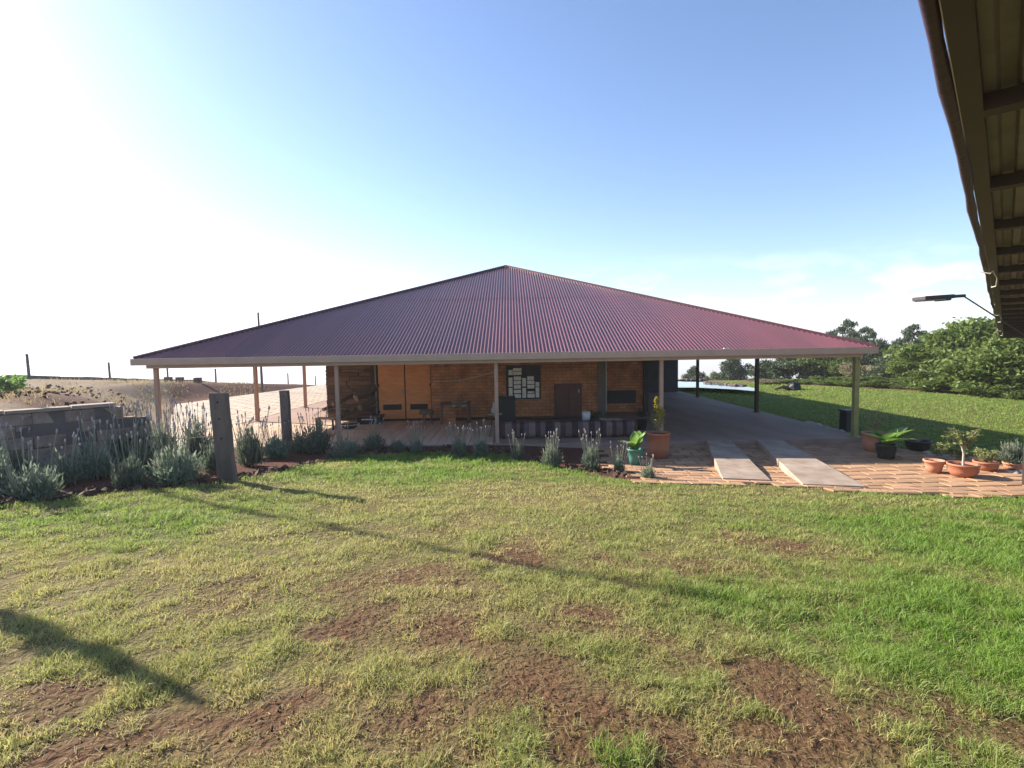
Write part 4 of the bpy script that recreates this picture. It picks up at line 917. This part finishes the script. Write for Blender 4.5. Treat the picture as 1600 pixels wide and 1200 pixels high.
t = thing('shadow_shrub', f_, 'thin stemmed shrub added unseen beyond the left edge to cast the near lawn shadow', 'shrub'); MB().tube([(0, 0, -.1), (.02, 0, hp_ * .7), (0, 0, hp_ * .9)], [.03, .025, .02], 8).build('trunk', 'bark', t)
cs = [((random.uniform(-.05, .05), random.uniform(-.05, .05), hp_ * (.68 + .28 * q / 7)), (.085 * (1.1 - abs(q - 3) / 5), .085 * (1.1 - abs(q - 3) / 5), .14), 1) for q in range(8)]; V, F, ti = leaf_cloud(900, cs, .04); obj('crown', big_mesh('crown', V, F, {'tint': ti}), 'tree_leaf', t)

# ------------------------------------------------------------------ roof of the near building on the right
u = Vector((.69, .714, 0)).normalized(); w = Vector((u.y, -u.x, 0)); O = Vector((1.41, 1.79, 3.78)) - u * 3.0      # u along the edge, w inwards
nb = thing('open_shed_roof', O, 'dark sheet metal shed roof overhanging the view at top right', 'roof', rz=math.atan2(u.y, u.x)); nb.rotation_euler = (0, .033, math.atan2(u.y, u.x))
# local frame: +x along the edge, -y inwards
LN = 34.0; n = 0
for q in range(5):     # sheets, ribs parallel to the edge
    mb = MB(); y0 = -.098 - q * .72; pr = []
    for k in range(5):
        b0 = y0 - k * .145; pr += [(b0, .0), (b0 - .05, .0), (b0 - .065, .036), (b0 - .125, .036), (b0 - .14, .0)]
    for (yy, zz) in pr: mb.v += [(0, yy, zz + .11 + q * .003), (LN, yy, zz + .11 + q * .003)]
    for k in range(len(pr) - 1): a = k * 2; mb.f.append((a, a + 1, a + 3, a + 2))
    mb.build('roof_sheet', 'sheet_steel', nb)
for q in range(22):
    xx = 4.35 + (q - 2) * 1.56
    if xx < LN: MB().bb(xx - .05, xx + .05, -3.8, -.106, .02, .105).build('purlin', 'purlin_paint', nb)
MB().bb(0, LN, -.104, -.018, .04, .16).build('edge_board', 'edge_paint', nb); MB().bb(0, LN, -.017, -.013, .04, .055).build('edge_strip', 'lamp_lens', nb)
mb = MB(); pts = []; rd = []
for q in range(69):
    xx = LN * q / 68; sag = -.035 * (1 - math.cos(2 * math.pi * (xx - 2.2) / 8.2)) / 2; pts.append((xx, .014 + .006 * math.sin(xx * 2.1), .07 + sag)); rd.append(.029 + .004 * math.sin(xx * 5))
mb.tube(pts, rd, 10).build('rolled_blind', 'rolled_canvas', nb, smooth=True)
for xx in (10.4, 18.6, 26.8):
    MB().tube([(xx, -.07, .13), (xx, .05, .1), (xx, .06, .03), (xx, -.03, .0), (xx, -.08, .06), (xx, -.07, .13)], .008, 6).build('tie', 'rope', nb)
    MB().tube([(xx + .02, -.06, .02), (xx + .12, -.10, -.06), (xx + .24, -.09, -.15), (xx + .42, -.04, -.14)], .006, 5).build('tie_tail', 'rope', nb)
pl = Vector((9.75, 9.45, 0)); 
for q, xx in enumerate((13.2, 22, 31)):
    pass
lp = at(1612, 531, 9.3); t = thing('shed_post', (lp.x + .05, lp.y, gz(lp.x, lp.y)), 'steel post of the near shed just beyond the right edge', 'post'); MB().bb(-.05, .05, -.05, .05, -.1, 3.70 - gz(lp.x, lp.y)).build('shaft', 'steel_dark', t); MB().bb(-.12, .12, -.12, .12, -.02, .015).build('base_plate', 'steel_dark', t)
# street lamp on its arm
A = at(1434, 467, 8.8); B = at(1507, 462, 9.0); C_ = at(1612, 531, 9.3)
t = thing('street_lamp', C_, 'flat dark solar street lamp on a thin arm above the trees', 'lamp'); o0 = C_
d = (B - A); xa = d.normalized(); ya = Vector((0, 0, 1)).cross(xa).normalized(); za = xa.cross(ya); M3 = Matrix((xa, ya, za)).transposed(); Ld = d.length
c_ = A.lerp(B, .33) - o0; MB().box(c_, (Ld * .62, .24, .07), M3).build('head', 'lamp_grey', t, bevel=.008); MB().box(A.lerp(B, .26) - o0 - za * .036, (Ld * .42, .20, .03), M3).build('lens', 'lamp_lens', t, bevel=.004)
MB().box(A.lerp(B, .53) - o0 - za * .015, (Ld * .18, .16, .10), M3).build('battery_box', 'lamp_grey', t, bevel=.012); MB().tube([A.lerp(B, .6) - o0, B - o0], .028, 10).build('socket', 'lamp_grey', t)
MB().tube([B - xa * .03 - o0, Vector((0, 0, 0))], .012, 8).build('arm', 'lamp_grey', t)

# ------------------------------------------------------------------ grass
def blades(P, h, wd, tint, lean=.6, nseg=2):
    n = len(P); th = rng.uniform(0, 2 * np.pi, n); a = np.stack([np.cos(th), np.sin(th), np.zeros(n)], 1); ph = rng.uniform(0, 2 * np.pi, n); l = np.stack([np.cos(ph), np.sin(ph), np.zeros(n)], 1)
    le = (lean * rng.uniform(.2, 1.3, n) * h)[:, None]; hz = np.zeros((n, 3)); hz[:, 2] = h; w_ = a * (wd / 2)[:, None]
    m = P + hz * .55 + l * le * .35; tp = P + hz * rng.uniform(.7, 1.0, n)[:, None] + l * le
    V = np.stack([P - w_, P + w_, m + w_ * .8, m - w_ * .8, tp], 1).reshape(-1, 3); b_ = np.arange(n)[:, None] * 5
    F = np.concatenate([b_ + np.array([[0, 1, 2]]), b_ + np.array([[0, 2, 3]]), b_ + np.array([[3, 2, 4]])], 1).reshape(-1, 3)
    return V, F, np.repeat(tint, 5)
def field(name, poly, bands, label, m='grass', gfun=None, use_bare=True):
    Vs = []; Fs = []; Ts = []; off = 0
    for (d0, d1, dens, h, wd) in bands:
        xm = 1.1 * d1 + 2.4; n = int(dens * 2 * xm * (d1 - d0)); x = rng.uniform(-xm, xm, n); y = rng.uniform(d0, d1, n)
        k = (np.abs(x) < 1.1 * y + 2.4) & in_poly(x, y, poly); x = x[k]; y = y[k]
        g = gfun(x, y) if gfun else green(x, y)
        if use_bare:
            br = bare(x, y); clump = fbm(x, y, .14, 51, 2); k = rng.random(len(x)) < np.clip(1.35 - 2.3 * br + (1.1 + 2.2 * np.clip(br, 0, .5)) * (clump - .5) * 1.8, .07, 1); x, y, g, br = x[k], y[k], g[k], br[k]
        else: br = np.zeros(len(x))
        g = np.clip(g - .55 * br + rng.normal(0, .16, len(x)), 0, 1)
        hh = h * rng.uniform(.45, 1.2, len(x)) * (.62 + .75 * g) * np.clip(.95 + 2.6 * (fbm(x, y, .17, 61, 3) - .5), .3, 1.9); hh = np.where(br > .45, hh * .8, hh)
        P = np.stack([x, y, ground_z(x, y) - .006], 1); V, F, T = blades(P, hh, wd * rng.uniform(.6, 1.3, len(x)), g, 1.0)
        Vs.append(V); Fs.append(F + off); Ts.append(T); off += len(V)
    V = np.concatenate(Vs); F = np.concatenate(Fs); o = obj(name, big_mesh(name, V, F, {'tint': np.concatenate(Ts)}), m); o['kind'] = 'stuff'; o['label'] = label; o['category'] = 'grass'; return o
field('lawn_grass', LAWN, [(1.0, 3.2, 12000, .05, .0042), (3.2, 5, 6400, .052, .0055), (5, 7.5, 3000, .052, .0075), (7.5, 10, 1500, .055, .011), (10, 13.2, 1100, .06, .014)], 'patchy short lawn, green and straw coloured, with bare soil spots')
field('right_lawn_grass', LAWN_R, [(9, 16, 900, .05, .012), (16, 26, 420, .055, .02), (26, 38, 200, .06, .035)], 'even green lawn on the right beyond the veranda', gfun=lambda x, y: .84 + .25 * (fbm(x, y, 2.5, 81) - .5), use_bare=False)
# straw on the lawn: loose dry stems
n = 11000; x = rng.uniform(-3.5, 3.5, n); y = rng.uniform(1.6, 5, n); P = np.stack([x, y, ground_z(x, y) + .012], 1); th = rng.uniform(0, 6.28, n); l = rng.uniform(.02, .075, n)[:, None]
dv = np.stack([np.cos(th), np.sin(th), rng.normal(0, .12, n)], 1) * l; wv_ = np.stack([-np.sin(th), np.cos(th), np.zeros(n)], 1) * .0013
V = np.stack([P - wv_, P + wv_, P + dv + wv_, P + dv - wv_], 1).reshape(-1, 3); o = obj('dry_straw', big_mesh('dry_straw', V, np.arange(4 * n).reshape(n, 4)), 'dry_grass'); o['kind'] = 'stuff'; o['label'] = 'loose dry stems lying on the foreground lawn'; o['category'] = 'straw'
# dry tufts on the left yard
YARD = [(-6.9, 9.6), (-17.8, 26.4), (-18, 40), (-32, 50), (-36, 26), (-12, 4.5)]
def yard_g(x, y): return .12 + .35 * (fbm(x, y, 3, 71) > .58)
n = 30000; x = rng.uniform(-36, -7, n); y = rng.uniform(5, 50, n); k = in_poly(x, y, YARD) & (fbm(x, y, 1.5, 75) > .5) & (((x + 6.7) * -.733 + (y - 9.4) * .68) > .4); x = x[k]; y = y[k]
V, F, T = blades(np.stack([x, y, ground_z(x, y)], 1), rng.uniform(.06, .22, len(x)), np.full(len(x), .03), np.clip(yard_g(x, y) + rng.normal(0, .1, len(x)), 0, 1), .8)
o = obj('yard_grass', big_mesh('yard_grass', V, F, {'tint': T}), 'dry_grass'); o['kind'] = 'stuff'; o['label'] = 'dry grass tufts on the raised left yard'; o['category'] = 'grass'
# clods of soil in the beds and on the bare patches
def clods(name, n, fn, smin, smax, label):
    mb = MB(); c = 0
    while c < n:
        x, y = fn()
        if x is None: continue
        s = random.uniform(smin, smax); mb.box((x, y, gz(x, y) + s * .15), (s * 1.4, s, s * .7), Euler((random.random() * 6, random.random() * 6, random.random() * 6)).to_matrix()); c += 1
    o = mb.build(name, 'joint_soil'); o['kind'] = 'stuff'; o['label'] = label; o['category'] = 'soil'
def bedpt():
    k = random.randrange(0, 10); u_ = random.random(); a = edge[k]; b = edge[k + 1]; x = a[0] + (b[0] - a[0]) * u_; y = a[1] + (b[1] - a[1]) * u_ + random.uniform(.05, .9); return x, y
clods('bed_clods', 420, bedpt, .03, .10, 'dark soil clods in the lavender bed')
def barept():
    b = random.choice(BARE); x = random.gauss(b[0], .25); y = random.gauss(b[1], .2)
    return (x, y) if y > 1.4 else (None, None)
clods('lawn_crumbs', 900, barept, .004, .011, 'soil crumbs on the bare lawn patches')

# ------------------------------------------------------------------ haze
hz = bpy.data.materials.new('haze_air'); hz.use_nodes = True; N = hz.node_tree.nodes; L = hz.node_tree.links; N.remove(N['Principled BSDF'])
pv = N.new('ShaderNodeVolumePrincipled'); pv.inputs['Color'].default_value = (.95, .97, 1.0, 1); pv.inputs['Density'].default_value = .0007; pv.inputs['Anisotropy'].default_value = .2; L.new(pv.outputs[0], N['Material Output'].inputs['Volume'])
HAZE = True
if HAZE:
    zmin = float(Zg.min()) - 1; o = MB().bb(-26800, 26800, -1200, 26800, zmin, 60).build('haze', hz); o['kind'] = 'stuff'; o['label'] = 'thin bluish haze over the far country'; o['category'] = 'haze'
print('pavers', npv)
